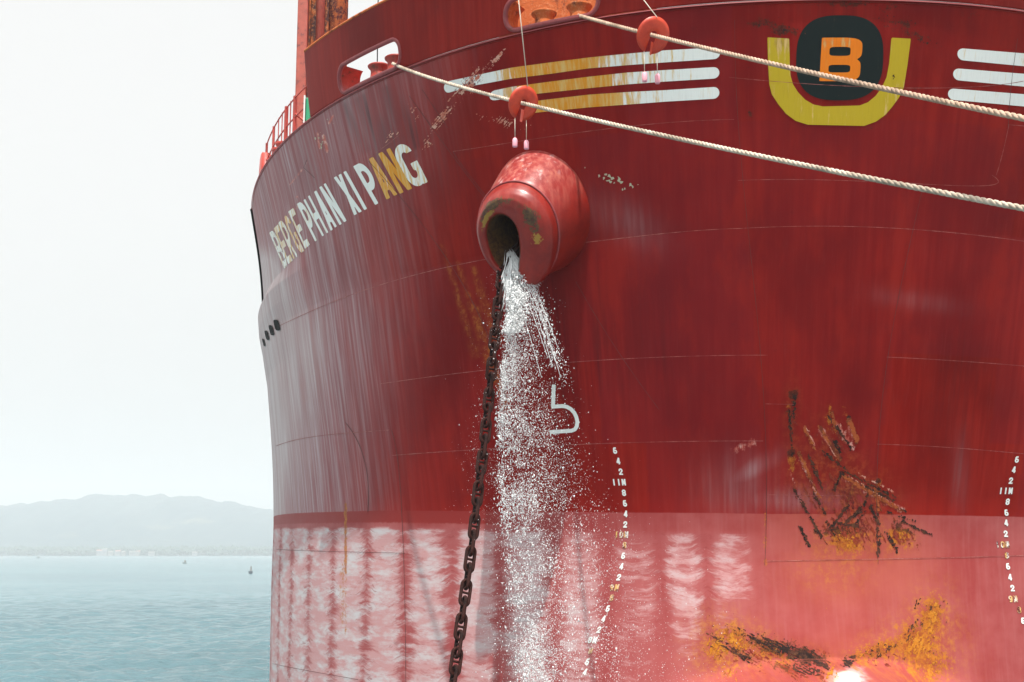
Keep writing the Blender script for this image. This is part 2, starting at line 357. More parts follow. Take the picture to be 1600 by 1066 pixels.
def blob(cx, cy, rx, ry, ang=0, pw=2.):
    c, s = math.cos(math.radians(ang)), math.sin(math.radians(ang)); dx = px-cx; dy = py-cy; u = (dx*c+dy*s)/rx; v = (-dx*s+dy*c)/ry
    return np.exp(-(u*u+v*v)**(pw/2))*fore
def line(x0, y0, x1, y1, wd, end=1.0):
    L = math.hypot(x1-x0, y1-y0); tx, ty = (x1-x0)/L, (y1-y0)/L; u = (px-x0)*tx+(py-y0)*ty; v = -(px-x0)*ty+(py-y0)*tx
    return np.exp(-(v/(wd*(1+(end-1)*np.clip(u/L, 0, 1))))**2)*sstep(u, -4, 4)*sstep(L-u, -4, 6)*fore
chalk_sheen = np.clip(sstep(730-px-.2*(py-400), 0, 330), 0, 1)*.72+.8*np.exp(-((px-410)/27)**2)*sstep(py, 360, 480)*(1-.4*sstep(py, 620, 780))+.42*np.exp(-((px-490)/95)**2)*sstep(py, 330, 560)  # pale flank: chalking and grazing sky sheen painted together
chalk_sheen = np.clip(chalk_sheen, 0, 1)*fore+.5*(~fore)
for b in ((1150, 765, 60, 50, -10, .2), (1175, 735, 40, 14, -30, .42), (1250, 780, 90, 18, 0, .35), (1500, 740, 14, 60, 0, .12), (1430, 470, 60, 14, 8, .12), (975, 345, 60, 30, 30, .2)):
    chalk_sheen = np.maximum(chalk_sheen, b[5]*blob(*b[:5]))
salt_glint = sstep(band, .28, .45)*(1.0*sstep(700-px, -360, 230)+.55*blob(890, 950, 170, 190)+.42*blob(1135, 850, 45, 70)+.3*blob(1170, 900, 60, 60)+.5*blob(1050, 860, 45, 70)+.5*blob(1090, 960, 60, 70))
salt_glint = np.clip(salt_glint, 0, 1)*fore+.8*(~fore)*sstep(band, .3, .4)
rust = np.zeros(len(V)); dark = np.zeros(len(V)); scr = np.zeros(len(V)); org = np.zeros(len(V))
mx = lambda A, B: np.maximum(A, B)
for b in ((1322, 843, 36, 24, 10, 1.0), (1405, 838, 26, 20, 15, .9), (1232, 640, 6, 12, 0, .7), (1238, 722, 7, 16, 0, .95), (1372, 765, 6, 20, 10, .8), (1328, 768, 7, 16, 0, .7),
          (1120, 1010, 22, 28, 30, .7), (1150, 1000, 40, 22, 30, .8), (1200, 1018, 60, 18, 20, .75), (1135, 1045, 30, 26, 0, .5), (1455, 965, 22, 40, 12, 1.), (1430, 1005, 40, 38, -30, 1.), (1380, 1015, 60, 20, -15, .85), (1450, 1040, 45, 40, 0, .8), (1340, 1030, 25, 22, -20, .7),
          (1300, 660, 9, 26, -20, .6), (1325, 655, 6, 22, -20, .6), (1297, 645, 5, 14, -5, .7)):
    rust = mx(rust, b[5]*blob(*b[:5]))
for b in ((1240, 617, 9, 9, 0, .9), (1236, 640, 5, 26, 0, .5), (1230, 642, 7, 8, 0, .6), (1237, 708, 8, 8, 0, .9), (1318, 828, 44, 9, -4, .95), (1402, 822, 14, 10, 30, .8), (1420, 830, 18, 5, 35, .7), (1372, 752, 5, 6, 0, .9),
          (1200, 1010, 75, 18, 21, .6), (1250, 1024, 55, 20, 22, .7), (1160, 1022, 50, 14, 28, .5), (1120, 1000, 32, 12, 45, .45), (1280, 1034, 22, 14, 25, .75), (1240, 1048, 60, 14, 15, .5), (1325, 1034, 22, 12, -15, .6), (1370, 1018, 60, 14, -18, .45), (1430, 985, 30, 12, -45, .42), (1455, 948, 10, 8, 0, .5),
          (1215, 42, 60, 12, 15, .55), (1225, 50, 28, 8, 0, .7), (1180, 38, 18, 10, 0, .55), (1400, 35, 60, 10, 12, .55), (1430, 55, 45, 7, 18, .6), (1440, 62, 30, 6, 20, .55), (1330, 5, 60, 9, 0, .6), (1390, 12, 30, 10, 0, .5), (1520, 25, 40, 10, 0, .4), (1432, 139, 12, 4, 0, .7), (1172, 178, 6, 8, 0, .6), (1358, 202, 8, 4, 0, .6), (470, 860, 30, 60, 0, .0)):
    dark = mx(dark, b[5]*blob(*b[:5]))
SCABS = ((1296, 653, 1330, 700, 4.3, 0.9), (1264, 712, 1284, 762, 3.6, 0.9), (1285, 705, 1322, 735, 2.9, 0.8), (1316, 738, 1303, 765, 3.8, 0.8), (1318, 742, 1375, 778, 3.2, 0.8), (1322, 738, 1400, 778, 2.6, 0.7), (1375, 780, 1415, 800, 2.9, 0.7), (1270, 770, 1290, 802, 3.6, 0.8), (1241, 765, 1262, 802, 3.2, 0.7), (1250, 824, 1264, 852, 4.3, 0.9), (1266, 808, 1282, 838, 4.3, 0.9), (1384, 832, 1402, 862, 3.6, 0.7), (1325, 790, 1300, 822, 4.3, 0.7), (1345, 795, 1320, 818, 5.1, 0.65), (1360, 790, 1372, 818, 4.3, 0.5), (1372, 760, 1371, 850, 2.2, 0.6), (1325, 650, 1337, 680, 4.3, 0.9), (1299, 645, 1300, 665, 3.6, 0.8), (1410, 815, 1455, 836, 2.9, 0.7), (1352, 760, 1395, 782, 3.4, 1), (1330, 752, 1372, 775, 3.2, 1), (1300, 700, 1314, 716, 3, 1), (1304, 690, 1312, 708, 3.5, 1), (1233, 642, 1238, 700, 2.6, 1), (1242, 620, 1240, 650, 4, 1), (1355, 772, 1350, 790, 3, 1), (1346, 806, 1334, 822, 3.6, 1), (1290, 815, 1304, 835, 3, 1), (1310, 818, 1340, 822, 4, 1), (1375, 835, 1372, 870, 2.5, 1), (1384, 800, 1430, 815, 2, 1))
for l in ((1280, 668, 1312, 716, 6, 1.), (1300, 655, 1335, 705, 5, .9), (1247, 710, 1280, 778, 3, .9), (1256, 665, 1275, 700, 2.5, .8), (1312, 745, 1415, 800, 8, .75), (1230, 730, 1248, 768, 2, .7), (1325, 665, 1338, 690, 7, .8), (1310, 660, 1320, 692, 2.5, .8),
          (775, 85, 690, 190, 12, .42), (745, 120, 700, 150, 26, .34), (645, 160, 680, 200, 7, .4), (560, 215, 610, 245, 20, .3), (600, 200, 625, 225, 12, .3), (665, 215, 675, 245, 12, .4), (720, 170, 860, 205, 14, .3),
          (940, 250, 1130, 262, 22, .27), (1060, 255, 1130, 240, 8, .25), (820, 270, 780, 280, 5, .3), (513, 195, 522, 178, 3, .9), (505, 210, 512, 240, 4, .95), (495, 205, 500, 235, 3, .8), (486, 245, 470, 270, 3, .5), (452, 290, 475, 262, 3, .7), (475, 315, 440, 345, 4, .6), (462, 305, 466, 312, 4, .8), (850, 615, 1010, 660, 40, .25), (1140, 705, 1185, 690, 12, .6), (1195, 780, 1290, 795, 12, .4)):
    scr = mx(scr, l[5]*line(*l[:5]))
grime_shade = np.zeros(len(V))
for l in ((560, 150, 630, 262, 16, .6, 1.8), (600, 135, 660, 230, 14, .7, 1.6), (535, 160, 575, 240, 8, .45, 1.5), (800, 170, 806, 215, 12, .3, 1.), (930, 40, 935, 75, 8, .45, 1.), (850, 440, 900, 540, 26, .55, 1.8), (1308, 0, 1308, 30, 50, .4, 1.), (470, 200, 500, 300, 16, .3, 1.4), (900, 440, 1010, 600, 40, .35, 1.5)):  # runs below the bolster paint in its shadow; the upper ones are grime
    grime_shade = mx(grime_shade, l[5]*line(*l[:5], end=l[6]))
grime_shade = mx(grime_shade, .42*blob(950, 560, 120, 120, 20)); grime_shade = mx(grime_shade, .35*blob(1500, 620, 60, 120, 0)); grime_shade = mx(grime_shade, .3*blob(720, 300, 40, 90, -20))  # first smudge is flare shading painted as a darker tone
stain = np.clip(.95*blob(1330, 775, 80, 60, 25, 3)+.6*blob(1300, 690, 34, 50, -15)+.75*blob(1238, 660, 14, 60)+.55*blob(1260, 750, 40, 50, -20)+.8*blob(1330, 850, 70, 26)+.85*blob(1235, 1048, 95, 30, 8)+.8*blob(1285, 1024, 36, 14, 22)+.6*blob(1205, 1012, 90, 26, 22), 0, 1)
gold = np.clip(.75*blob(1322, 846, 38, 24)+.6*blob(1404, 842, 28, 22)+.8*blob(1122, 1012, 42, 46, 20)+.7*blob(1165, 1003, 56, 30, 28)+.9*blob(1452, 970, 34, 50, 12)+.85*blob(1430, 1022, 66, 46)+.4*blob(1380, 1015, 60, 22, -15)+.35*blob(1300, 900, 60, 30)+.6*blob(1297, 1055, 12, 18), 0, 1)
for l in ((745, 480, 792, 640, 2.5, .5), (715, 410, 775, 600, 3.5, .42), (690, 380, 745, 560, 3, .3), (738, 415, 778, 540, 4, .42)):
    gold = mx(gold, l[5]*line(*l[:5], end=2.)); stain = mx(stain, l[5]*.9*line(*l[:5], end=2.5))
org = np.clip(.9*blob(1310, 900, 110, 60)+.7*blob(1390, 870, 90, 70)+.8*blob(1300, 780, 110, 70)+.6*blob(1310, 1010, 60, 30)+.4*blob(1240, 780, 60, 50)+.5*blob(1250, 1050, 140, 40), 0, 1)
salt_glint = np.clip(salt_glint+1.9*blob(1324, 1064, 30, 22), 0, 1.6); org = np.clip(org+blob(1285, 1020, 30, 10, 20), 0, 1)  # added blob paints the sunlit highlight of the bulb top
for l in ((540, 785, 540, 900, 3., .8), (540, 900, 540, 1000, 2.5, .5), (536, 880, 536, 980, 7, .5), (1196, 800, 1196, 885, 4, .5), (1372, 860, 1372, 880, 3, .5)):
    rust = mx(rust, l[5]*line(*l[:5]))
me = mesh('hull', V, F, True, np.stack([sv, hv+ZC], 1), {'mask_a': np.stack([chalk_sheen, salt_glint, rust], 1), 'mask_b': np.stack([dark, scr, org], 1), 'band': band, 'swath': swath, 'plate': plate, 'grime_shade': grime_shade, 'stain': stain, 'gold': gold})
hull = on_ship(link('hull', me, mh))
# deck lid of the forecastle and its transom, closing the hull
dk = MB(); top = PP[-1]; n_ = len(top)
dk.add([tuple(p) for p in top], [(k, k+1, n_-2-k, n_-1-k) for k in range(n_//2-1)]); d = on_ship(dk.build('deck', m_red, None, False)); d.location.z -= .06
# --- bulwark with the two chock openings
hb = np.linspace(H_K+.004, H_TOP, 50)
XL, _ = hit(486, 181); 
U0 = -abs(float(XL))/Bof(H_K); usb = US[(US >= U0) & (US <= 1)]; usb = usb[usb < .9]
Pb_, _, _ = hull_grid(hb, usb); ab = arc(Pb_, usb)
def karc(xpx, ypx):
    x, h = hit(xpx, ypx); row = Pb_[0]; return float(np.interp(float(x), row[:, 0]-XS, ab[0])), float(h)
C1a = karc(533, 150)[0]; C1b = karc(628, 104)[0]; C2a = karc(791, 54)[0]; C2b = karc(936, 27)[0]
HCH = (H_K+.05, H_K+.58)
def inst(s, h, a, b):                       # stadium-like opening
    cx = (a+b)/2; hx2 = (b-a)/2; cy = sum(HCH)/2; hy = (HCH[1]-HCH[0])/2; r = .24; dx = np.maximum(np.abs(s-cx)-(hx2-r), 0); dy = np.maximum(np.abs(h-cy)-(hy-r), 0); return np.hypot(dx, dy)-r
def row_s(P2, A2): return A2[0][None].repeat(P2.shape[0], 0)
sb = row_s(Pb_, ab); Hb = Pb_[..., 2]-ZC
hole = np.minimum(inst(sb, Hb, C1a, C1b), inst(sb, Hb, C2a, C2b)) < 0
i2, j2 = np.meshgrid(np.arange(len(hb)-1), np.arange(len(usb)-1), indexing='ij'); hq = hole[:-1, :-1] & hole[1:, 1:] & hole[1:, :-1] & hole[:-1, 1:]
a2_ = (i2*len(usb)+j2)[~hq]; Fb = np.stack([a2_, a2_+1, a2_+len(usb)+1, a2_+len(usb)], 1)
me = mesh('bulwark', Pb_.reshape(-1, 3), Fb, True, np.stack([ab.ravel(), Pb_[..., 2].ravel()], 1))
bul = on_ship(link('bulwark', me, m_bul)); md = bul.modifiers.new('t', 'SOLIDIFY'); md.thickness = .04; md.offset = 0
def kpt(s, h, out=0.):
    x = np.interp(s, ab[0], Pb_[0, :, 0]-XS); 
    # keep the same share of the half-breadth at every height
    u = x/Bof(H_K); xx = u*Bof(h); p = hp(np.array([xx]), np.array([h]))[0]; n = hn(np.array([xx]), np.array([h]))[0]; return Vector(p)+Vector(n)*out
# top rail of the bulwark, and the knuckle bead at the deck edge
tr = MB(); ss_ = np.linspace(ab[0, 0], ab[0, -1], 160); tr.tube([kpt(s, H_TOP) for s in ss_], .035, 6); on_ship(tr.build('bulwark_rail', m_rust2), bul)
kx = np.concatenate([np.linspace(-Bof(H_K)*.995, -9, 120), np.linspace(-9, 9, 120)[1:]]); kn = MB()
def strip_line(xs, h, r=.02, out=.0): P3 = hp(xs, h+0*xs); N3 = hn(xs, h+0*xs); return [Vector(p)+Vector(n)*out for p, n in zip(P3, N3)]
kn.tube(strip_line(kx, H_K-.02, .0, .022), .011, 6); on_ship(kn.build('knuckle_bead', m_bead), hull)
def chock(a, b, nroll, lined):
    r = .27; pts = []; cy = sum(HCH)/2; hy = (HCH[1]-HCH[0])/2; cx = (a+b)/2; hx2 = (b-a)/2
    for (sx, sy, a0) in ((1, 1, 0), (-1, 1, 90), (-1, -1, 180), (1, -1, 270)):
        for t in range(0, 91, 15):
            an = math.radians(a0+t); pts.append((cx+sx*(hx2-.24)+.24*math.cos(an), cy+sy*(hy-.24)+.24*math.sin(an)))
    dense = []
    for i in range(len(pts)):
        p, q = pts[i], pts[(i+1) % len(pts)]; k = max(1, int(math.hypot(q[0]-p[0], q[1]-p[1])/.15))
        dense += [(p[0]+(q[0]-p[0])*t/k, p[1]+(q[1]-p[1])*t/k) for t in range(k)]
    fr_ = MB(); fr_.tube([kpt(s, h, .0) for s, h in dense], .05, 8, closed=True)
    f = on_ship(fr_.build('chock_frame', m_rim), bul)
    # deep lining plate running inboard from the opening
    ln = MB(); n0 = len(dense); n_in = (kpt(cx, cy, .0)-kpt(cx, cy, 1.)).normalized(); n_in.z = 0
    ring = [kpt(s, h, -.02) for s, h in dense]; ring2 = [p+n_in*.55 for p in ring]
    low = [i for i in range(n0) if dense[i][1] < cy-.1 or dense[i][0] < cx-hx2+.2]
    fs = [(i, (i+1) % n0, n0+(i+1) % n0, n0+i) for i in range(n0) if i in low and (i+1) % n0 in low]
    ln.add(ring+ring2, fs); on_ship(ln.build('chock_lining', m_red if not lined else m_rust2), bul)
    tn = (kpt(cx+.5, cy)-kpt(cx-.5, cy)).normalized()
    for k in range(nroll):
        if nroll == 3: s = a+(b-a)*(.46+.27*k)
        else: s = a+(b-a)*(.36+.38*k)
        base = kpt(s, HCH[0]+(.12 if nroll == 3 else 0.05))+n_in*(.36 if nroll == 3 else .3)
        mb = MB(); mb.lathe([(.2, -.07), (.2, -.05), (.2, .0), (.185, .03), (.175, .14), (.185, .2), (.235, .25), (.245, .28), (.22, .3), (0, .31)], base, n=32); on_ship(mb.build('chock_roller', m_red if nroll == 3 else m_rust2), bul)
    if lined:
        q = MB(); o1 = kpt(a-.6, HCH[0]-.05)+n_in*.85; o2 = kpt(b+.8, HCH[0]-.05)+n_in*.85
        q.add([o1, o2, o2+Vector((0, 0, 1.2)), o1+Vector((0, 0, 1.2)), o1+n_in*.05, o2+n_in*.05, o2+n_in*.05+Vector((0, 0, 1.2)), o1+n_in*.05+Vector((0, 0, 1.2))], [(0,1,2,3),(7,6,5,4),(0,4,5,1),(3,2,6,7),(0,3,7,4),(1,5,6,2)]); on_ship(q.build('rusty_backing_plate', m_rust2, None, False), bul)
    return n_in
NI1 = chock(C1a, C1b, 3, False); NI2 = chock(C2a, C2b, 2, True)
# --- things painted on the hull -------------------------------------------------
def decal(name, mat, sdf, A, Bq, tomap, off=.006, k=None, parent=None, raise_=None):
    """marching-squares sheet: sdf on the grid A x Bq of a drawing; tomap(a,b) -> measured photo position, laid on the curved shell"""
    a, b = np.meshgrid(A, Bq); v = sdf(a, b); na, nb = len(A), len(Bq); verts = []; idx = {}; faces = []
    def vert(key, x, y):
        if key not in idx: idx[key] = len(verts); verts.append((x, y))
        return idx[key]
    vm = np.minimum(np.minimum(v[:-1, :-1], v[1:, :-1]), np.minimum(v[:-1, 1:], v[1:, 1:])); jj_, ii_ = np.nonzero(vm < 0)
    for j, i in zip(jj_.tolist(), ii_.tolist()):
        if True:
            cs = [(i, j), (i+1, j), (i+1, j+1), (i, j+1)]; vals = [v[q[1], q[0]] for q in cs]
            if min(vals) >= 0: continue
            poly = []
            for t in range(4):
                p, q = cs[t], cs[(t+1) % 4]; vp, vq = vals[t], vals[(t+1) % 4]
                if vp < 0: poly.append(vert(p, A[p[0]], Bq[p[1]]))
                if (vp < 0) != (vq < 0):
                    f = vp/(vp-vq); key = (min(p, q), max(p, q)); poly.append(vert(key, A[p[0]]+(A[q[0]]-A[p[0]])*f, Bq[p[1]]+(Bq[q[1]]-Bq[p[1]])*f))
            if len(poly) > 2: faces.append(poly)
    vv = np.array(verts); X, Y = tomap(vv[:, 0], vv[:, 1]); xs, h = hit(X, Y); Pn = hp(xs, h)+hn(xs, h)*off
    kk = np.zeros((len(vv), 3))
    if k is not None: kk = np.stack([*k(X, Y, vv[:, 0], vv[:, 1]), 0*X], 1)
    s_uv = girth(xs, h)
    return on_ship(link(name, mesh(name, Pn, faces, True, np.stack([s_uv, h], 1), {'mask_a': kk}), mat), hull)
def seg(a, b, x0, y0, x1, y1):              # distance to a segment
    dx, dy = x1-x0, y1-y0; t = np.clip(((a-x0)*dx+(b-y0)*dy)/(dx*dx+dy*dy+1e-12), 0, 1); return np.hypot(a-x0-t*dx, b-y0-t*dy)
def bar(a, b, x0, y0, x1, y1, w_):          # butt-ended stroke
    L = math.hypot(x1-x0, y1-y0); tx, ty = (x1-x0)/L, (y1-y0)/L; u = (a-x0)*tx+(b-y0)*ty; v = -(a-x0)*ty+(b-y0)*tx; return np.maximum(np.abs(v)-w_, np.maximum(-u, u-L))
def bowl(a, b, x0, y0, y1, xr, w_):         # D-shaped stroke, flat on the left
    r = (y1-y0)/2; cy = (y0+y1)/2; rx = min(r, xr-x0); 
    dx = np.maximum(a-(xr-rx), 0)/rx*r; d = np.abs(np.hypot(dx, b-cy)-r); return np.where(a < x0, 9, d)-w_
def oval(a, b, x0, x1, y0, y1, w_):         # rounded rectangular loop
    cx, cy = (x0+x1)/2, (y0+y1)/2; hx_, hy_ = (x1-x0)/2, (y1-y0)/2; r = min(hx_, hy_); dx = np.maximum(np.abs(a-cx)-(hx_-r), 0); dy = np.maximum(np.abs(b-cy)-(hy_-r), 0)
    return np.abs(np.hypot(dx, dy)+np.minimum(np.maximum(np.abs(a-cx)-(hx_), np.abs(b-cy)-(hy_)), 0)*0 - r + np.where((dx == 0) & (dy == 0), np.minimum(np.maximum(np.abs(a-cx)-(hx_-r), np.abs(b-cy)-(hy_-r)), 0), 0))-w_
mn = lambda *q: np.minimum.reduce(q)
def glyph(ch, W=.6, w_=.075):
    """signed distance of a capital letter in a box W wide and 1 tall, b from 0 (foot) to 1 (head)"""
    l, r, t, o = w_, W-w_, 1-w_, w_
    V = lambda x: (lambda a, b: bar(a, b, x, 0, x, 1, w_))
    def f(a, b):
        if ch == 'I': return bar(a, b, W/2, 0, W/2, 1, w_)
        if ch == '1': return bar(a, b, W/2, 0, W/2, 1, w_)
        if ch == 'H': return mn(V(l)(a, b), V(r)(a, b), bar(a, b, l, .5, r, .5, w_))
        if ch == 'E': return mn(V(l)(a, b), bar(a, b, l, t, W, t, w_), bar(a, b, l, .5, W*.92, .5, w_), bar(a, b, l, o, W, o, w_))
        if ch == 'B': return mn(V(l)(a, b), bar(a, b, l, t, r*.6, t, w_), bar(a, b, l, o, r*.6, o, w_), np.where(a > r*.5, bowl(a, b, r*.5, .5, t, r*.97, w_), 9), np.where(a > r*.5, bowl(a, b, r*.5, o, .5, r, w_), 9), bar(a, b, l, .5, r*.6, .5, w_))
        if ch in 'PR':
            d = mn(V(l)(a, b), bar(a, b, l, t, r*.6, t, w_), np.where(a > r*.5, bowl(a, b, r*.5, .42, t, r, w_), 9), bar(a, b, l, .42, r*.6, .42, w_))
            return d if ch == 'P' else mn(d, bar(a, b, r*.45, .42, r, 0, w_))
        if ch == 'A': return np.maximum(mn(bar(a, b, l*.9, -.1, W/2, 1.06, w_), bar(a, b, r+.1*l, -.1, W/2, 1.06, w_), bar(a, b, l+.05, .27, r-.05, .27, w_)), np.maximum(-b, b-1))
        if ch == 'N': return np.maximum(mn(V(l)(a, b), V(r)(a, b), bar(a, b, l, 1.03, r, -.03, w_*1.05)), np.maximum(-b, b-1))
        if ch == 'M': return np.maximum(mn(V(l)(a, b), V(r)(a, b), bar(a, b, l, 1.03, W/2, .2, w_), bar(a, b, r, 1.03, W/2, .2, w_)), np.maximum(-b, b-1))
        if ch == 'X': return np.maximum(mn(bar(a, b, l, 1.1, r, -.1, w_), bar(a, b, r, 1.1, l, -.1, w_)), np.maximum(-b, b-1))
        if ch == 'G':
            d = oval(a, b, l, r, o, t, w_); cut = np.maximum(np.maximum(.44-b, b-.76), W*.5-a); d = np.maximum(d, -cut)
            return mn(d, bar(a, b, W*.58, .44, W, .44, w_*.9), bar(a, b, r, 0, r, .5, w_*.9))
        if ch == '0': return oval(a, b, l, r, o, t, w_)
        if ch == '8': return mn(oval(a, b, l, r, .5, t, w_), oval(a, b, l, r, o, .5, w_))
        if ch == '6': return mn(oval(a, b, l, r, o, .55, w_), bar(a, b, l, .3, l+.05, .85, w_), bar(a, b, l, .86, r, t, w_))
        if ch == '9': return mn(oval(a, b, l, r, .45, t, w_), bar(a, b, r, .7, r-.05, .15, w_), bar(a, b, r, .14, l, o, w_))
        if ch == '4': return mn(bar(a, b, r*.85, 0, r*.85, 1, w_), bar(a, b, l*.5, .3, W, .3, w_), bar(a, b, l, .28, r*.85, 1., w_))
        if ch == '2': return mn(bar(a, b, 0, o, W, o, w_), bar(a, b, l, o, r, .6, w_), np.where(b > .58, oval(a, b, l, r, .3, t, w_), 9))
    return f
def quad_letter(name, ch, q, mat, W=.6, w_=.075, res=26, k=None, off=.006):
    TL, TR, BR, BL = [np.array(p, float) for p in q]; A = np.linspace(-.01, W+.01, max(8, int(res*W)+2)); Bq = np.linspace(-.01, 1.01, res)
    def tm(a, b):
        u = (a/W)[:, None]; v = b[:, None]; p = (BL*(1-u)+BR*u)*(1-v)+(TL*(1-u)+TR*u)*v; return p[:, 0], p[:, 1]
    return decal(name, mat, glyph(ch, W, w_), A, Bq, tm, k=k, off=off)
def nm_k(x0):
    def k(X, Y, a, b): return (np.clip(x0+0*X, 0, 1), 0*X+.0)
    return k
NAME = [('B', ((421, 364), (428.5, 358), (451, 414), (444.5, 420)), .35, .4), ('E', ((428, 357), (434.8, 350.5), (457.5, 407), (451, 413)), .5, .2), ('R', ((435, 349), (442, 341), (465.5, 400), (459, 405)), .42, .22),
        ('G', ((442.5, 341), (449, 334), (476, 392), (469, 397)), .6, .3), ('E', ((450.5, 331), (458.5, 325), (484.5, 382.5), (477, 389)), .4, .12),
        ('P', ((464, 319), (473, 313), (502, 371), (492.6, 377.5)), .3, .0), ('H', ((474.5, 313), (484, 305), (513.5, 363), (504, 369.5)), .2, 0), ('A', ((488, 302), (497.4, 295.5), (527, 353.5), (517, 361)), 0, 0), ('N', ((499, 293), (509, 286), (542, 345), (531, 352)), 0, 0),
        ('X', ((521, 278), (534, 271), (566.5, 330), (553, 337)), 0, 0.05), ('I', ((536.5, 269), (541, 267), (574, 326.3), (569.5, 328.6)), 0, .05),
        ('P', ((552, 260), (569, 251), (603, 311.5), (586.5, 320.5)), .05, .0), ('A', ((571, 251), (589, 242.5), (622, 303.5), (604, 312)), .8, .0), ('N', ((591, 240.5), (609.5, 231), (644.5, 294.5), (625, 303)), 1., .0), ('G', ((611, 233), (636, 220), (669.5, 284), (645, 296)), .42, .0)]
for ch, q, k1_, wr in NAME:
    on = quad_letter('name_letter', ch, q, m_white, W=(.14 if ch == 'I' else .6), w_=(.07 if ch == 'I' else (.095 if ch in 'XPANG' else .085)), res=34, k=(lambda X, Y, a, b, k1_=k1_, wr=wr: (k1_+0*X, wr+0*X)))
# draft marks, both sides of the stem
MARK_L = [('6', 961, 704), ('4', 966, 720.5), ('2', 970, 737), ('11M', 967, 753.5), ('8', 975, 770), ('6', 976.5, 786.5), ('4', 977.5, 803), ('2', 977, 819.5), ('10M', 971, 835.5), ('8', 976, 852), ('6', 974, 868.5), ('4', 971, 885), ('2', 967, 902), ('9M', 960, 918), ('8', 956, 934), ('6', 950, 951), ('4', 943, 967), ('2', 936, 984), ('8M', 926, 1000), ('8', 923, 1017), ('6', 918, 1034), ('4', 914, 1050)]
MARK_R = [('6', 1588.5, 718), ('4', 1583.5, 734), ('2', 1579, 751), ('11M', 1571, 767), ('8', 1574, 784), ('6', 1572, 801), ('4', 1571.5, 817), ('2', 1571, 834), ('10M', 1566, 851), ('8', 1573, 868), ('6', 1574.5, 885), ('4', 1577.5, 902), ('2', 1581.5, 919), ('9M', 1582.5, 936), ('8', 1592, 953), ('6', 1598, 970)]
def marks(lst, slant):
    for i, (txt, cx, cy) in enumerate(lst):
        n = len(txt); adv = 7.6; x0 = cx-(n*adv-1.5)/2; a_all = []
        gl = [(glyph(c, .62, .11), j) for j, c in enumerate(txt)]; sl_ = slant(cy)
        def sdf(a, b, gl=gl): return mn(*[g(a-j*.76, b) for g, j in gl])
        def tm(a, b, x0=x0, cy=cy, sl_=sl_): return x0+a*10.+(b-.5)*sl_, cy+(.5-b)*10.2
        wr = .35 if (txt in ('10M', '9M') or (txt == '8' and cy > 840)) else 0.05
        for g, j in gl: decal('draft_mark', m_white, (lambda a, b, g=g, j=j: g(a-j*.76, b)), np.arange(j*.76-.04, j*.76+.72, .05), np.arange(-.02, 1.04, .05), tm, .008, k=lambda X, Y, a, b, wr=wr: (wr*1.6+0*X, 0*X+.5*(wr > .2)))
marks(MARK_L, lambda y: -1.5 if y < 800 else np.interp(y, [800, 900, 1050], [0, 2.5, 4])); marks(MARK_R, lambda y: 1.5 if y < 800 else -1.5)
# bulbous bow symbol
SY = [(865.5, 601), (864.3, 635.5), (880, 634.5), (886, 635.8), (892.5, 639.5), (897.5, 645), (900.8, 652), (902.3, 659), (901.5, 666), (898.5, 671), (893, 673.2), (859, 675.3)]
def sy(a, b): return np.where(a < -99, 9, mn(*[(bar if i in (0, len(SY)-2) else (lambda a, b, x0, y0, x1, y1, w_: seg(a, b, x0, y0, x1, y1)-w_))(a, b, *SY[i], *SY[i+1], 2.9) for i in range(len(SY)-1)]))
ident = lambda a, b: (a, b)
decal('bulb_symbol', m_white, sy, np.arange(853, 910, 1.), np.arange(597, 683, 1.), ident, .007, k=lambda X, Y, a, b: (0*X, 0*X))
# stripes
STR = [([(698, 127.6), (740, 118.6), (800, 105.7), (860, 97.6), (920, 90), (980, 84), (1040, 78.7), (1125, 74)], [(698, 146), (740, 134), (800, 123), (860, 115.6), (920, 107), (980, 102), (1040, 97.6), (1125, 92)], 694, 1125),
       ([(767, 142.6), (800, 135.7), (860, 127.6), (920, 120), (980, 113.5), (1040, 109.6), (1125, 104.5)], [(767, 158), (806, 151.6), (830, 147.7), (920, 138), (980, 132), (1040, 127.6), (1125, 122.5)], 765, 1124),
       ([(820, 160), (860, 155), (920, 148), (980, 144), (1040, 141), (1125, 135.5)], [(820, 178), (860, 174), (920, 168), (980, 163.6), (1040, 159), (1125, 154)], 822, 1124),
       ([(1496, 75.2), (1600, 83.6), (1750, 97), (1900, 113)], [(1496, 93.7), (1600, 103.7), (1750, 118), (1900, 134)], 1495.7, 1890), ([(1489, 106.6), (1600, 115.5), (1750, 129), (1900, 145)], [(1489, 125), (1600, 135.5), (1750, 150), (1900, 166)], 1489, 1840), ([(1481, 138), (1600, 147.4), (1750, 161), (1900, 177)], [(1481, 155.5), (1600, 166.5), (1750, 181), (1900, 197)], 1481, 1790)]
for i, (T, Bt, x0, x1) in enumerate(STR):
    T = np.array(T); Bt = np.array(Bt)
    def sdf(a, b, x0=x0, x1=x1): dx = np.maximum(np.maximum(x0+9-a, a-(x1-9)), 0); return np.hypot(dx, b*9)-9
    def tm(a, b, T=T, Bt=Bt):
        t = np.interp(a, T[:, 0], T[:, 1]); q = np.interp(a, Bt[:, 0], Bt[:, 1]); return a, (t+q)/2-(q-t)/2*b
    def k(X, Y, a, b, i=i):
        if i < 3: return (np.clip(.85*np.exp(-((X-(855 if i == 0 else 870))/(75 if i == 0 else 85))**4)+.35*np.exp(-((X-960)/90)**2)+.12, 0, 1), .55*np.exp(-((X-(740-0.5*(Y-120)))/28)**2)*(i < 2))
        return (.15+.45*np.exp(-((X-1545)/30)**2)*(i == 2), 0*X)
    decal('bow_stripe', m_white, sdf, np.arange(x0-1, x1+2, 3.), np.linspace(-1.03, 1.03, 13), tm, .006, k=k)
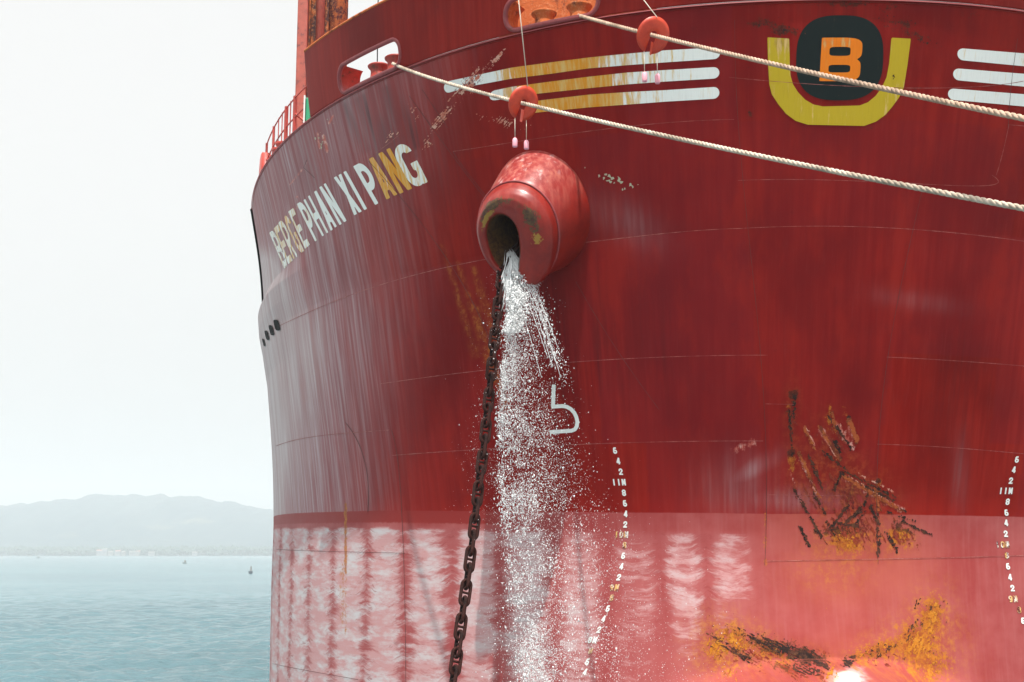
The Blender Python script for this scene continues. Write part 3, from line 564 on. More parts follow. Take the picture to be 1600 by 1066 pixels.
# emblem
def rr(a, b, x0, x1, y0, y1, n): cx, cy = (x0+x1)/2, (y0+y1)/2; hx_, hy_ = (x1-x0)/2, (y1-y0)/2; return ((np.abs((a-cx)/hx_)**n+np.abs((b-cy)/hy_)**n)**(1/n)-1)*min(hx_, hy_)
def polysd(P2):
    P2 = np.array(P2, float)
    def f(a, b):
        d = np.full(a.shape, 1e9); ins = np.zeros(a.shape, bool)
        for i in range(len(P2)):
            (x0, y0), (x1, y1) = P2[i], P2[(i+1) % len(P2)]; d = np.minimum(d, seg(a, b, x0, y0, x1, y1))
            c = ((y0 > b) != (y1 > b)) & (a < (x1-x0)*(b-y0)/(y1-y0+1e-12)+x0); ins ^= c
        return np.where(ins, -d, d)
    return f
UP = [(1199, 58.5), (1233, 60.5), (1234, 100), (1235, 118), (1239, 132), (1247, 144.5), (1258, 156), (1271, 163.5), (1286, 166.5), (1343, 165), (1356, 160), (1368, 150), (1378, 136), (1385, 121), (1389, 100), (1392.7, 59), (1423, 60.6), (1418, 100), (1412, 137), (1405, 152), (1394, 167), (1383, 180), (1369, 190), (1350, 197), (1262, 195), (1243, 189), (1228, 178), (1216, 163), (1206, 148), (1202, 132), (1200, 100)]
decal('emblem_horseshoe', m_yellow, polysd(UP), np.arange(1196, 1427, 2.), np.arange(55, 200, 2.), ident, .006, k=lambda X, Y, a, b: (.45*np.exp(-((X-1220)/16)**2-((Y-68)/14)**2)+.2, 0*X))
decal('emblem_disc', m_green, lambda a, b: rr(a*1+(b-90)*.03, b, 1244, 1380, 24, 157, 2.7), np.arange(1240, 1386, 2.), np.arange(20, 161, 2.), ident, .006, k=lambda X, Y, a, b: (.05+0*X, .35*np.exp(-((Y-28)/14)**2)+.0*X))
def bigB(a, b):
    a = a+(b-60)*.06; o1 = mn(rr(a, b, 1262, 1348, 59, 95, 4), ) ; o2 = rr(a, b, 1262, 1347, 90, 127, 4); body = np.maximum(mn(o1, o2, np.maximum(np.abs(a-1300)-17, np.abs(b-93)-33)), 1284-a)
    h1 = rr(a, b, 1297, 1330, 73.5, 87.5, 5); h2 = rr(a, b, 1297, 1331, 101.5, 113.5, 5); return np.maximum(body, -np.minimum(h1, h2))
decal('emblem_letter', m_orange, bigB, np.arange(1276, 1352, 1.5), np.arange(56, 130, 1.5), ident, .013, k=lambda X, Y, a, b: (.4*np.exp(-((Y-66)/10)**2)*(X < 1330)+.1, 0*X))
# small peeled flakes abaft the hawse bolster
fl = MB()
def flakes(pts, col=None):
    V3 = []; F3 = []
    for (x, y, r) in pts:
        n = 7; an = np.sort(rng.random(n))*6.283; X = x+np.cos(an)*r*rng.uniform(.5, 1.2, n); Y = y+np.sin(an)*r*rng.uniform(.5, 1.3, n); a, h = hit(X, Y); Q = hp(a, h)+hn(a, h)*.006; F3.append(tuple(range(len(V3), len(V3)+n))); V3 += [tuple(q) for q in Q]
    return V3, F3
V3, F3 = flakes([(936, 275, 2.2), (946, 273, 3), (952, 276, 3.6), (950, 281, 3.6), (957, 279, 3), (944, 279, 2.5), (954, 284, 2.6), (968, 281, 3.4), (971, 284, 3), (967, 277, 2), (985, 289, 2.8), (988, 292, 2.6), (973, 296, 2.2), (976, 295, 2), (997, 289, 1.2), (914, 262, 1.3), (960, 286, 1.6)])
m_flake = M('bare_primer_flake', .6).color((.42, .42, .30)); fo = on_ship(link('peeled_paint_flakes', mesh('f', V3, F3, False), m_flake), hull); fo['kind'] = 'stuff'
# dark flaking scabs of old paint round the rust
def ragged(name, mat, box, masks, ang, thr, sa=13., sc=2.3, off=.007, step=1.0, bars=(), kk=None):
    def sdf(a, b):
        m_ = np.zeros(a.shape)
        for (cx, cy, rx, ry, an, st) in masks:
            c, s_ = math.cos(math.radians(an)), math.sin(math.radians(an)); u = ((a-cx)*c+(b-cy)*s_)/rx; v = (-(a-cx)*s_+(b-cy)*c)/ry; m_ = np.maximum(m_, st*np.exp(-(u*u+v*v)))
        c, s_ = math.cos(math.radians(ang)), math.sin(math.radians(ang)); n1 = vnoise((a*c+b*s_)/sa+31, (-a*s_+b*c)/sc+17, 11, 4, .65); n2 = vnoise(a/2.2+5, b/2.2+9, 13, 2)
        d = (thr-m_-1.0*(n1-.5)-.5*(n2-.5))*6
        for (x0, y0, x1, y1, wd, st) in bars:
            d = np.minimum(d, seg(a, b, x0, y0, x1, y1)-wd*.62+(n2-.5)*6.5+(n1-.5)*7.5+.5)
        return d
    o = decal(name, mat, sdf, np.arange(box[0], box[2], step), np.arange(box[1], box[3], step), ident, off, k=kk); o['kind'] = 'stuff'; return o
m_scab = rust_mat('dark_paint_scab', (.075, .028, .018), (.022, .013, .012), (.16, .07, .03), .5)
m_bloom = rust_mat('orange_rust_bloom', (.46, .165, .015), (.26, .07, .015), (.50, .25, .04), .47)
m_scrape = M('fresh_scrape', .6); m_scrape.color(m_scrape.mix(m_scrape.noise(m_scrape.obj(), 9, 5, .7).ss(.4, .6), (.48, .12, .07), (.60, .34, .26)))
ragged('rust_scabs', m_scab, (1085, 930, 1500, 1066+30), [(1215, 1012, 85, 14, 23, .62), (1262, 1026, 48, 15, 25, .72), (1150, 1018, 50, 10, 32, .5), (1115, 995, 24, 8, 45, .48), (1250, 1045, 60, 14, 12, .5), (1326, 1034, 18, 12, -15, .6), (1180, 1000, 90, 30, 25, .25), (1120, 1000, 30, 30, 25, .28)], 27, .50, 14, 1.6)
ragged('rust_scabs', m_scab, (1320, 920, 1500, 1066+20), [(1375, 1016, 60, 18, -20, .42), (1425, 985, 38, 14, -50, .48), (1452, 952, 10, 8, 0, .5), (1434, 944, 8, 12, 30, .5), (1470, 960, 26, 40, 0, .28), (1440, 1030, 60, 40, 0, .28)], -62, .55, 6, 2.4)
ragged('rust_scabs', m_scab, (1190, 600, 1470, 880), [(1240, 618, 8, 8, 0, .7), (1237, 709, 8, 7, 0, .65), (1231, 641, 6, 6, 0, .5), (1318, 826, 46, 10, -5, .5), (1400, 820, 10, 8, 20, .6), (1417, 828, 18, 5, 38, .5), (1355, 795, 70, 40, 0, .31), (1330, 800, 40, 30, 0, .27), (1310, 700, 40, 50, 0, .22), (1372, 753, 6, 5, 0, .6)], 58, .62, 7, 2.2, bars=SCABS)
ragged('rust_bloom', m_bloom, (1085, 925, 1500, 1096), [(1120, 1012, 24, 26, 30, .5), (1145, 998, 34, 16, 35, .5), (1195, 1003, 50, 12, 28, .38), (1140, 1050, 24, 20, 0, .42), (1300, 1050, 12, 20, 0, .5), (1456, 968, 17, 34, 10, .6), (1435, 1010, 34, 30, -30, .55), (1372, 1014, 60, 16, -18, .4), (1455, 1045, 40, 34, 0, .42)], -70, .49, 9, 2.6, .0055)
ragged('rust_bloom', m_bloom, (1190, 620, 1470, 880), [(1320, 845, 33, 18, 10, .55), (1404, 838, 22, 14, 18, .45), (1238, 724, 6, 12, 0, .5), (1231, 652, 4, 9, 0, .45), (1372, 768, 4, 16, 5, .4), (1328, 770, 6, 14, 0, .35)], 80, .60, 8, 3., .0055)
ragged('paint_scrapes', m_scrape, (1190, 640, 1440, 810), [(1296, 690, 10, 34, -30, .3), (1328, 682, 8, 20, -10, .35), (1375, 775, 60, 10, 28, .22)], 62, .60, 18, 1.2, .0065, bars=((1249, 712, 1278, 775, 2., 1), (1258, 666, 1272, 698, 2., 1), (1312, 662, 1320, 690, 2, 1), (1322, 742, 1412, 798, 1.8, 1), (1340, 740, 1395, 768, 1.6, 1), (1282, 670, 1305, 714, 2.6, 1)))
ragged('rust_specks', m_scab, (1140, 2, 1480, 240), [(1230, 48, 30, 9, 0, .42), (1200, 38, 45, 20, 10, .3), (1400, 36, 50, 20, 10, .32), (1440, 60, 40, 9, 18, .42), (1330, 6, 60, 10, 0, .34), (1540, 60, 60, 60, 0, .12), (1160, 100, 60, 120, 0, .12), (1432, 139, 10, 4, 0, .4), (1172, 178, 5, 6, 0, .4), (1358, 202, 7, 3, 0, .4), (1395, 120, 3, 6, 0, .5), (1180, 275, 5, 4, 0, .4), (1510, 25, 25, 9, 0, .16)], 0, .50, 2.6, 2.2, .016)
ragged('paint_scrapes', m_scrape, (600, 70, 860, 270), [(775, 92, 26, 10, -45, .56), (735, 130, 54, 15, -48, .58), (690, 185, 44, 11, -52, .54), (668, 225, 12, 10, -50, .52), (650, 180, 26, 8, 60, .46), (580, 222, 26, 12, -35, .44), (612, 212, 16, 14, -40, .44), (790, 190, 70, 12, 15, .4)], -50, .53, 24, 1.1, .007)
m_gouge = rust_mat('orange_gouge_rust', (.36, .085, .025), (.14, .03, .015), (.42, .15, .04), .5)
m_stain = rust_mat('brown_rust_stain', (.24, .040, .020), (.15, .018, .014), (.34, .085, .03), .5)
ragged('rust_stains', m_stain, (1195, 600, 1460, 885), [(1340, 800, 75, 60, 10, .45), (1238, 650, 14, 60, 0, .5), (1300, 690, 36, 44, -25, .46), (1335, 770, 80, 38, 20, .56), (1330, 830, 70, 34, 0, .6), (1405, 840, 40, 24, 15, .55), (1372, 790, 14, 50, 0, .5), (1265, 770, 34, 44, -20, .42)], 62, .53, 16, 2.6, .0045)
ragged('rust_stains', m_stain, (1085, 930, 1500, 1096), [(1200, 1030, 80, 26, 18, .5), (1255, 1050, 60, 22, 10, .5), (1120, 1025, 30, 30, 0, .35), (1390, 1030, 70, 24, -15, .38), (1450, 1000, 30, 50, 0, .36), (1288, 1022, 20, 9, 25, .5)], 30, .55, 14, 3., .0045)
ragged('rust_gouges', m_gouge, (1240, 640, 1430, 800), [(1, 1, 1, 1, 0, 0)], 62, 1.4, 9, 2.2, .0075, bars=((1280, 668, 1313, 718, 5.5, 1), (1327, 656, 1339, 690, 6, 1), (1300, 646, 1303, 668, 4.5, 1), (1256, 668, 1273, 702, 3.2, 1), (1248, 707, 1280, 776, 4, 1), (1318, 745, 1412, 800, 4.5, 1), (1366, 762, 1374, 800, 4.5, 1), (1332, 762, 1322, 790, 4, 1)))
ragged('paint_scratches', m_flake, (450, 170, 530, 350), [(505, 225, 8, 16, 20, .5), (499, 215, 4, 14, 10, .5), (516, 190, 4, 14, -40, .5), (493, 218, 3, 12, 10, .45)], 70, .62, 5, 1.6, .007)
# weld seams
def ribbons(name, lines, mat, wd=.9, off=.009):
    mb = MB()
    for ln_ in lines:
        ln_ = np.array(ln_, float); t = np.arange(len(ln_)); N = max(2, int(np.hypot(*(ln_[-1]-ln_[0]))/9)); q = np.linspace(0, len(ln_)-1, N)
        # smooth interpolation
        X = np.interp(q, t, ln_[:, 0]); Y = np.interp(q, t, ln_[:, 1])
        if len(ln_) > 2:
            cf = np.polyfit(t, ln_, min(3, len(ln_)-1)); X = np.polyval(cf[:, 0], q); Y = np.polyval(cf[:, 1], q)
        d = np.stack([np.gradient(X), np.gradient(Y)], 1); d /= np.linalg.norm(d, axis=1, keepdims=True); nx, ny = -d[:, 1], d[:, 0]
        w_ = wd*(.5+.5*rng.random(N)); a1, h1 = hit(X+nx*w_/2, Y+ny*w_/2); a2, h2 = hit(X-nx*w_/2, Y-ny*w_/2); A = hp(a1, h1)+hn(a1, h1)*off; Bz = hp(a2, h2)+hn(a2, h2)*off
        vs = [tuple(p) for pr in zip(A, Bz) for p in pr]; mb.add(vs, [(2*i, 2*i+1, 2*i+3, 2*i+2) for i in range(N-1)])
    return on_ship(mb.build(name, mat, None, True), hull)
ribbons('weld_seam', [[(432, 512), (460, 498), (500, 480), (542, 463), (596, 444.6), (650, 430), (700, 417.5), (760, 406), (860, 388)], [(900, 380), (942, 375.7), (1000, 369), (1080, 361), (1160, 357)], [(1160, 357), (1280, 353), (1400, 357), (1500, 365), (1600, 377), (1700, 392)],
    [(593, 600), (640, 593), (680, 588), (760, 579), (830, 571), (880, 566), (1000, 560), (1100, 556), (1195, 555)], [(1385, 558), (1480, 563), (1600, 572), (1700, 583)], [(432, 697), (480, 684), (540, 677), (608, 672)], [(612, 712), (680, 706), (745, 703), (850, 697), (960, 692), (1060, 690), (1195, 689)], [(1371, 694), (1450, 697), (1530, 703), (1600, 709), (1700, 718)],
    [(708, 237), (760, 228), (820, 220), (900, 208), (980, 198), (1060, 190), (1148, 187)], [(1160, 282), (1240, 281), (1330, 282), (1440, 287), (1500, 291), (1530, 290), (1548, 285), (1556, 274)], [(1556, 274), (1566, 240), (1576, 195)], [(1576, 195), (1600, 197), (1700, 205)], [(1140, 121), (1250, 130), (1390, 138), (1500, 136), (1600, 127)], [(575, 247), (600, 230), (625, 210)],
    [(1196, 631), (1240, 632)], [(1200, 773), (1330, 775)], [(1196, 877), (1300, 874), (1380, 875), (1500, 870), (1600, 868)]], m_seam, 1.0)
ribbons('dark_weld_seam', [[(1196, 885), (1196, 780), (1195.5, 690), (1193, 600), (1186, 520), (1178, 440), (1168, 350), (1160, 282), (1154, 200), (1150, 120), (1148, 30)], [(1371, 880), (1371, 800), (1372, 700), (1376, 640), (1385, 560), (1402, 480), (1420, 390), (1440, 298)], [(1590, 60), (1580, 130), (1575, 200)],
    [(708, 237), (735, 275), (770, 320), (790, 350)], [(612, 672), (622, 720), (628, 800)], [(628, 800), (632, 900), (634, 1000), (634, 1066)], [(576, 250), (640, 330), (700, 400), (760, 520), (790, 620)], [(900, 440), (960, 540), (1030, 640)], [(426, 858), (470, 860), (540, 863), (590, 863), (634, 865)], [(426, 1037), (470, 1046), (560, 1062)], [(540, 660), (570, 720), (575, 800)], [(660, 140), (700, 200)], [(480, 250), (475, 262), (492, 278)], [(640, 150), (720, 260), (790, 350)]], m_seamd, .8)
# dark slots and shoulder near the flare's after end
sl4 = [((413, 535), 3, 12), ((418, 524), 5, 15), ((425, 516), 6, 16), ((433.5, 508), 8, 17)]
for (cx, cy), ww, hh in sl4:
    decal('mooring_slot', m_black, lambda a, b, cx=cx, cy=cy, ww=ww, hh=hh: rr(a-(b-cy)*.25, b, cx-ww/2, cx+ww/2, cy-hh/2, cy+hh/2, 4), np.arange(cx-7, cx+7, .8), np.arange(cy-11, cy+11, .8), ident, .02)
# black strip standing in for the shaded edge where the flare ends
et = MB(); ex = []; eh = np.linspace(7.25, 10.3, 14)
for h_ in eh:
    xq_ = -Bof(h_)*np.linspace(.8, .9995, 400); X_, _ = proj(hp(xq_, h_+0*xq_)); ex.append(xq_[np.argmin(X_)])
ex = np.array(ex); eh = np.minimum(eh, H_K-.02+0*eh); et.tube([Vector(p)+Vector(n)*.02 for p, n in zip(hp(ex, eh), hn(ex, eh)) if p[2] < ZC+H_K-.01], .04, 6); on_ship(et.build('shaded_edge_strip', m_black), hull)
# --- hawse bolster: flared casting round the mouth of the hawse pipe
m_cone = M('bolster_paint', .30, spec=.4)
def cone_mat():
    m = m_cone; v = m.obj(); k, d_, y_ = m.attr3('mask_a'); n = m.noise(v, 3, 6, .7); n2 = m.noise(v, 1, 5, .65, 9, 9, .8); f = m.noise(v, 14, 6, .75)
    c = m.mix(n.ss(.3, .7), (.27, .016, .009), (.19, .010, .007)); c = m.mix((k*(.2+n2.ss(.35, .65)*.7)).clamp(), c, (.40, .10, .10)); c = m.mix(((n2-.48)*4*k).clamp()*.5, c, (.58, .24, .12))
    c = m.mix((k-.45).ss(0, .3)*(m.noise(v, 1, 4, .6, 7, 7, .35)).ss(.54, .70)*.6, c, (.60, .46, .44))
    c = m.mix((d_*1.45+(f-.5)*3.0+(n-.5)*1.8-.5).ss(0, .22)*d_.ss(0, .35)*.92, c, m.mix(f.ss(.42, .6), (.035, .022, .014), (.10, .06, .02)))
    c = m.mix((y_*1.2+(f-.5)*3-.55).ss(0, .15)*y_.ss(0, .2), c, (.34, .19, .03)); m.color(c); m.bump(n+f*.15, .12, .02)
cone_mat()
def bolster():
    x0, h0 = hit(848, 336); C0 = Vector(hp(x0, h0)); ax = Vector((-.60, -1.25, -.62)).normalized()
    e1 = ax.cross(Vector((0, 0, 1))).normalized(); e1 = -e1 if e1.x < 0 else e1; e2 = e1.cross(ax).normalized(); e2 = -e2 if e2.z < 0 else e2
    #      along, ra,  rb_up, rb_down, off1, off2
    R = [(-1.3, 1.40, 1.62, 1.28, .06, .10), (-.65, 1.235, 1.42, 1.21, .01, .06), (.0, 1.07, 1.21, 1.14, -.04, .01), (.45, .945, 1.07, 1.09, -.08, -.03), (.83, .83, .93, 1.05, -.12, -.07), (.92, .80, .895, 1.04, -.14, -.08), (.93, .815, .90, 1.055, -.15, -.09), (1.0, .805, .87, 1.05, -.15, -.09), (1.12, .77, .81, 1.02, -.155, -.09), (1.22, .70, .73, .97, -.17, -.09), (1.28, .61, .66, .91, -.20, -.10), (1.29, .50, .56, .83, -.25, -.12), (1.24, .345, .44, .76, -.35, -.14), (1.1, .285, .38, .72, -.37, -.15), (.7, .26, .36, .5, -.29, -.0), (-.2, .27, .34, .4, -.2, .1), (-.9, .27, .3, .3, -.1, .2)]
    t = np.linspace(0, len(R)-1, 96); RR = np.array(R); n = 72
    I = np.stack([np.interp(t, np.arange(len(R)), RR[:, k]) for k in range(6)], 1)
    for _ in range(1): I[1:-1] = (I[:-2]+2*I[1:-1]+I[2:])/4
    # keep the step at the casting's seam crisp
    vs = []; mk = []
    for (al, ra, ru, rd, o1, o2), tt in zip(I, t):
        for k in range(n):
            a = 2*math.pi*k/n; c, s_ = math.cos(a), math.sin(a); rb = ru if s_ > 0 else rd+.07*min(1, max(0, (tt-6)/3))
            if s_ < 0: c *= (1-.30*(-s_)**3*min(1, max(0, (tt-8)/3)))         # the lip narrows to a spout at the foot
            p = C0+ax*al+e1*(ra*c+o1+(.24*(-s_)**4*min(1, max(0, (tt-5)/4))*min(1, max(0, (13-tt)/1.5)) if s_ < 0 else 0))+e2*(rb*s_+o2); vs.append(p)
            ang = math.degrees(a); pale = (.9 if tt < 5.4 else .22)*max(0, min(1, (s_*1.3+.05-max(0, c)*.25)))*(1. if c < .1 else .75)  # pale: lit upper side of the casting put into the colour
            lip = math.exp(-((tt-10.3)/1.0)**2); dk = lip*(math.exp(-((ang-115)/38)**2)*1.05+math.exp(-((ang-25)/22)**2)*.9+math.exp(-((ang-(-12+0))/12)**2)*.5)+(1 if tt > 12.3 else 0)*1.6  # dk: dark lip patches, and shade painted inside the hole
            ye = math.exp(-((tt-11.4)/.6)**2)*math.exp(-((ang-135)/30)**2)*1.1+math.exp(-((tt-10.2)/.7)**2)*math.exp(-((ang-352)/8)**2)
            mk.append((pale, min(1.6, dk), min(1, ye)))
    L = len(t); fs = [(i*n+k, i*n+(k+1) % n, (i+1)*n+(k+1) % n, (i+1)*n+k) for i in range(L-1) for k in range(n)]; fs.append(tuple((L-1)*n+k for k in range(n)))
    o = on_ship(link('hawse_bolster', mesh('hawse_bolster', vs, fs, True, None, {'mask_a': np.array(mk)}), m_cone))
    # weld ring on the seam
    i = int(np.argmin(np.abs(t-5.6))); mb = MB(); al, ra, ru, rd, o1, o2 = I[i]; mb.tube([C0+ax*al+e1*((ra+.012)*math.cos(a)+o1)+e2*(((ru if math.sin(a) > 0 else rd)+.012)*math.sin(a)+o2) for a in np.linspace(0, 2*math.pi, 73)[:-1]], .022, 6, closed=True); on_ship(mb.build('bolster_ring', m_rim), o)
    return C0, ax, e1, e2
C0, AX, E1, E2 = bolster()
MOUTH = C0+AX*1.15+E1*(-.33)+E2*(-.62)
# --- deck rail abaft the bulwark
def kin(xs, up, inb=.25):                   # a point above the deck edge, a little inboard
    p = Vector(hp(np.array([xs]), np.array([H_K]))[0]); n = Vector(hn(np.array([xs]), np.array([H_K]))[0]); n.z = 0; n.normalize(); return p-n*inb+Vector((0, 0, up))
def kx_of(px_):                              # offset of the deck edge under photo column px_
    xs = np.linspace(-Bof(H_K)*.999, 0, 4000); X, _ = proj(hp(xs, H_K+0*xs)); i = np.argmin(X); X = X[i:]; xs = xs[i:]; return float(np.interp(px_, X, xs))
rail = MB(); rxs = [kx_of(v) for v in np.linspace(399.5, 486, 24)]
for hgt in (.62, 1.12): rail.tube([kin(x, hgt) for x in rxs], .018, 6)
dr = on_ship(rail.build('deck_rail', m_red))
for v, r in ((400, .035), (410.5, .035), (430, .05), (443.5, .05), (418, .014), (423.5, .014), (436.5, .016)):
    x = kx_of(v); a, b_ = kin(x, -.05), kin(x, 1.16); mb = MB(); T = (kin(x+.1, 0)-kin(x-.1, 0)).normalized(); mb.tube([a, b_], r, 4 if r > .04 else 6); on_ship(mb.build('rail_stanchion', m_red, None, False), dr)
mb = MB(); x = kx_of(444); mb.tube([kin(x, .7), kin(x, .0, 1.1)+Vector((.25, 0, 0))], .03, 6); on_ship(mb.build('rail_brace', m_red), dr)
# side fairlead just abaft the rail: cheek plate and two rollers
xq = kx_of(402); 
ck = MB(); pts = [kin(kx_of(v), 0, .12) for v in (396.5, 397.5, 399, 401)]; n_ = len(pts); hgts = [.62, .86, .9, .84]
ck.add([tuple(p) for p in pts]+[tuple(p+Vector((0, 0, hh))) for p, hh in zip(pts, hgts)]+[tuple(kin(kx_of(v), 0, .35)) for v in (396.5, 397.5, 399, 401)]+[tuple(kin(kx_of(v), hh, .35)) for v, hh in zip((396.5, 397.5, 399, 401), hgts)],
       [(i, i+1, n_+i+1, n_+i) for i in range(n_-1)]+[(2*n_+i, 3*n_+i, 3*n_+i+1, 2*n_+i+1) for i in range(n_-1)]+[(n_+i, n_+i+1, 3*n_+i+1, 3*n_+i) for i in range(n_-1)]+[(0, n_, 3*n_, 2*n_), (n_-1, 3*n_-1, 4*n_-1, 2*n_-1)])
fc = on_ship(ck.build('fairlead_cheek', m_red, None, True))
for v in (406, 415, 421):
    b0 = kin(kx_of(v), 0, .35); mb = MB(); mb.lathe([(0, 0), (.2, 0), (.2, .05), (.13, .1), (.13, .26), (.2, .36), (.22, .42), (0, .45)], b0, n=20); on_ship(mb.build('fairlead_roller', m_red), fc)
gl = MB(); p = kin(kx_of(472), .0, .15); gl.box((-.05, -.16, .02), (.07, .16, .62), Matrix.Translation(p)); o = on_ship(gl.build('side_light_screen', M('green_screen_paint', .5).color((.02, .27, .13)), None, False)); bv = o.modifiers.new('b', 'BEVEL'); bv.width = .04; bv.segments = 3
gl = MB(); gl.box((-.09, -.18, .0), (-.055, .18, .66), Matrix.Translation(p)); on_ship(gl.build('side_light_box', M('white_box_paint', .5).color((.6, .62, .6)), None, False))
# --- foremast seen over the bulwark
MY = 36.0
m_mastr = rust_mat('mast_rust', (.42, .13, .045), (.085, .03, .035), (.50, .24, .11), .5)
def mast():
    zb = at(500, 190, MY).z-2.; zt = at(500, -120, MY).z+8
    m_plank = red_mat('faded_mast_paint', (.36, .075, .05), (.12, .03, .03), (.46, .16, .11), .5, .6)
    X = lambda v: at(v, 60, MY).x
    mb = MB(); mb.box((X(465), MY-.15, zb), (X(481), MY+.9, zt)); a = on_ship(mb.build('mast', m_plank, None, False)); bv = a.modifiers.new('b', 'BEVEL'); bv.width = .03; bv.segments = 2
    mb = MB(); mb.box((X(480), MY+.2, zb), (X(511), MY+.8, zt)); mb.box((X(481.5), MY+.05, zb), (X(484), MY+.15, zt)); on_ship(mb.build('mast_plate', m_rust, None, False), a)
    mb = MB(); r = (X(539)-X(505))/2; mb.tube([(X(522), MY+.55, zb), (X(522), MY+.55, zt)], r, 32); on_ship(mb.build('mast_column', m_mastr), a)
    mb = MB(); mb.tube([(X(499), MY+.1, zb), (X(499), MY+.1, zt)], .13, 14); on_ship(mb.build('mast_pipe', m_plank), a)
mast()
mb = MB(); a = at(590, 96, 45); b = at(590.5, -60, 45); mb.tube([a-Vector((0, 0, 3)), b+Vector((0, 0, 6))], .022, 5); on_ship(mb.build('stay_wire', m_black))
# ================================================================== ANCHOR CHAIN
m_ch = m_chain
def link_mesh():
    r = .032; a, b_ = .080, .220; mb = MB(); pts = []
    st = b_-a-.005
    for k in range(13): t = math.pi*k/12; pts.append((a*math.cos(t), 0, st+a*math.sin(t)*1.08))
    for k in range(13): t = math.pi+math.pi*k/12; pts.append((a*math.cos(t), 0, -st+a*math.sin(t)*1.08))
    mb.tube(pts, r, 10, closed=True); mb.tube([(-a, 0, 0), (-.03, 0, 0), (.03, 0, 0), (a, 0, 0)], [.032, .022, .022, .032], 8); return mesh('link', mb.v, mb.f)
lm = link_mesh(); lm.materials.append(m_ch.m)
chain = empty('anchor_chain', MOUTH); tag(chain, 'rusty dark brown stud-link anchor chain hanging from the hawse hole down to the water', 'chain')
CP = [MOUTH+AX*(-.9)+E2*.35, MOUTH+AX*(-.35)+E2*.1, at(786, 418, MOUTH.y+.1)]
Yc = MOUTH.y
for (x, y, dy) in ((779, 470, .0), (771, 545, -.12), (764, 620, -.28), (757, 690, -.45), (748, 760, -.65), (740, 830, -.85), (731, 900, -1.05), (721, 970, -1.3), (711, 1045, -1.55), (695, 1150, -1.95), (676, 1260, -2.4)): CP.append(at(x, y, Yc+dy))
CP = np.array([tuple(p) for p in CP]); 
dl = np.concatenate([[0], np.cumsum(np.linalg.norm(np.diff(CP, axis=0), axis=1))]); pitch = (.222-.036)*2+.0
pitch = 2*(.222-.005*1) - 2*.036*1.9
def cpos(s): return Vector([float(np.interp(s, dl, CP[:, k])) for k in range(3)])
s = .1; i = 0
while s < dl[-1]-.2 and cpos(s).z > -.6:
    p = cpos(s); d = (cpos(s+.2)-cpos(s-.2)).normalized(); o = bpy.data.objects.new('link', lm); COL.objects.link(o); o.parent = chain; o.matrix_parent_inverse = Matrix.Translation(-chain.location)
    q = Vector((0, 0, 1)).rotation_difference(-d); rot = (i % 2)*math.pi/2+.45+random.uniform(-.12, .12); o.rotation_mode = 'QUATERNION'; o.rotation_quaternion = q @ Matrix.Rotation(rot, 3, 'Z').to_quaternion(); o.location = p; s += pitch; i += 1
NLINK = i
# ================================================================== HAWSERS AND RAT GUARDS
def rope_mat(name, a, b):
    m = M(name, .85, spec=.2); v = m.obj(); n = m.noise(v, 9, 6, .75); c = m.mix(n.ss(.35, .7), a, b); c = m.mix(m.noise(v, 1.3, 5, .7).ss(.45, .65)*.7, c, tuple(k*.5 for k in b)); m.color(c).bump(m.noise(v, 90, 3), .5, .01); return m
m_rope1 = rope_mat('weathered_rope', (.52, .38, .29), (.34, .23, .16)); m_rope2 = rope_mat('pale_rope', (.60, .52, .43), (.42, .33, .25))
def hawser(ctrl, mat, label, R=.034):
    ctrl = np.array([tuple(p) for p in ctrl]); t = np.concatenate([[0], np.cumsum(np.linalg.norm(np.diff(ctrl, axis=0), axis=1))]); t /= t[-1]
    cf = [np.polyfit(t, ctrl[:, k], 4) for k in range(3)]; L = float(np.sum(np.linalg.norm(np.diff(ctrl, axis=0), axis=1))); N = int(L/.035); q = np.linspace(0, 1, N)
    c = np.stack([np.polyval(f, q) for f in cf], 1); mb = MB(); tg = np.gradient(c, axis=0); tg /= np.linalg.norm(tg, axis=1, keepdims=True); u = np.cross(tg, [0, 0, 1.]); u /= np.linalg.norm(u, axis=1, keepdims=True); v = np.cross(tg, u); s_ = q*L
    V_ = []; F_ = []; ns = 6
    for k in range(3):
        ph = s_/.27*2*math.pi+k*2*math.pi/3+.9*np.sin(s_*1.1)+.5*np.sin(s_*2.7+1); cc = c+(u*np.cos(ph)[:, None]+v*np.sin(ph)[:, None])*R*.46; base = len(V_)*0+sum(len(x) for x in V_); ring = []
        for j in range(ns): an = 2*math.pi*j/ns; ring.append(cc+(u*math.cos(an)+v*math.sin(an))*R*.59)
        ring = np.stack(ring, 1).reshape(-1, 3); V_.append(ring); i = np.arange(N-1)
        for j in range(ns): j2 = (j+1) % ns; F_.append(np.stack([base+i*ns+j, base+i*ns+j2, base+(i+1)*ns+j2, base+(i+1)*ns+j], 1))
    o = link('mooring_rope', mesh('mooring_rope', np.concatenate(V_), np.concatenate(F_)), mat); tag(o, label, 'rope', 'mooring ropes led out through the bow chocks'); return c
k1 = kpt(C1b-.30, HCH[0]+.12); k2 = kpt(C2b-.42, HCH[0]+.06)
def Yl(a, b, f): return 1/((1-f)/a+f/b)      # distance along a straight line of sight-to-sight
r2 = [k1+NI1*.25, k1-NI1*.1]+[at(x, y, Yl(k1.y, 12.2, (x-605)/995)) for x, y in ((655, 118), (720, 136), (820, 160), (1000, 205), (1200, 247), (1400, 287), (1600, 325), (1850, 372), (2150, 425))]
r1 = [k2+NI2*.25, k2-NI2*.1]+[at(x, y, Yl(k2.y, 11.8, (x-885)/715)) for x, y in ((960, 41), (1018, 55), (1160, 87), (1328, 129), (1450, 153), (1600, 185), (1850, 237), (2150, 300))]
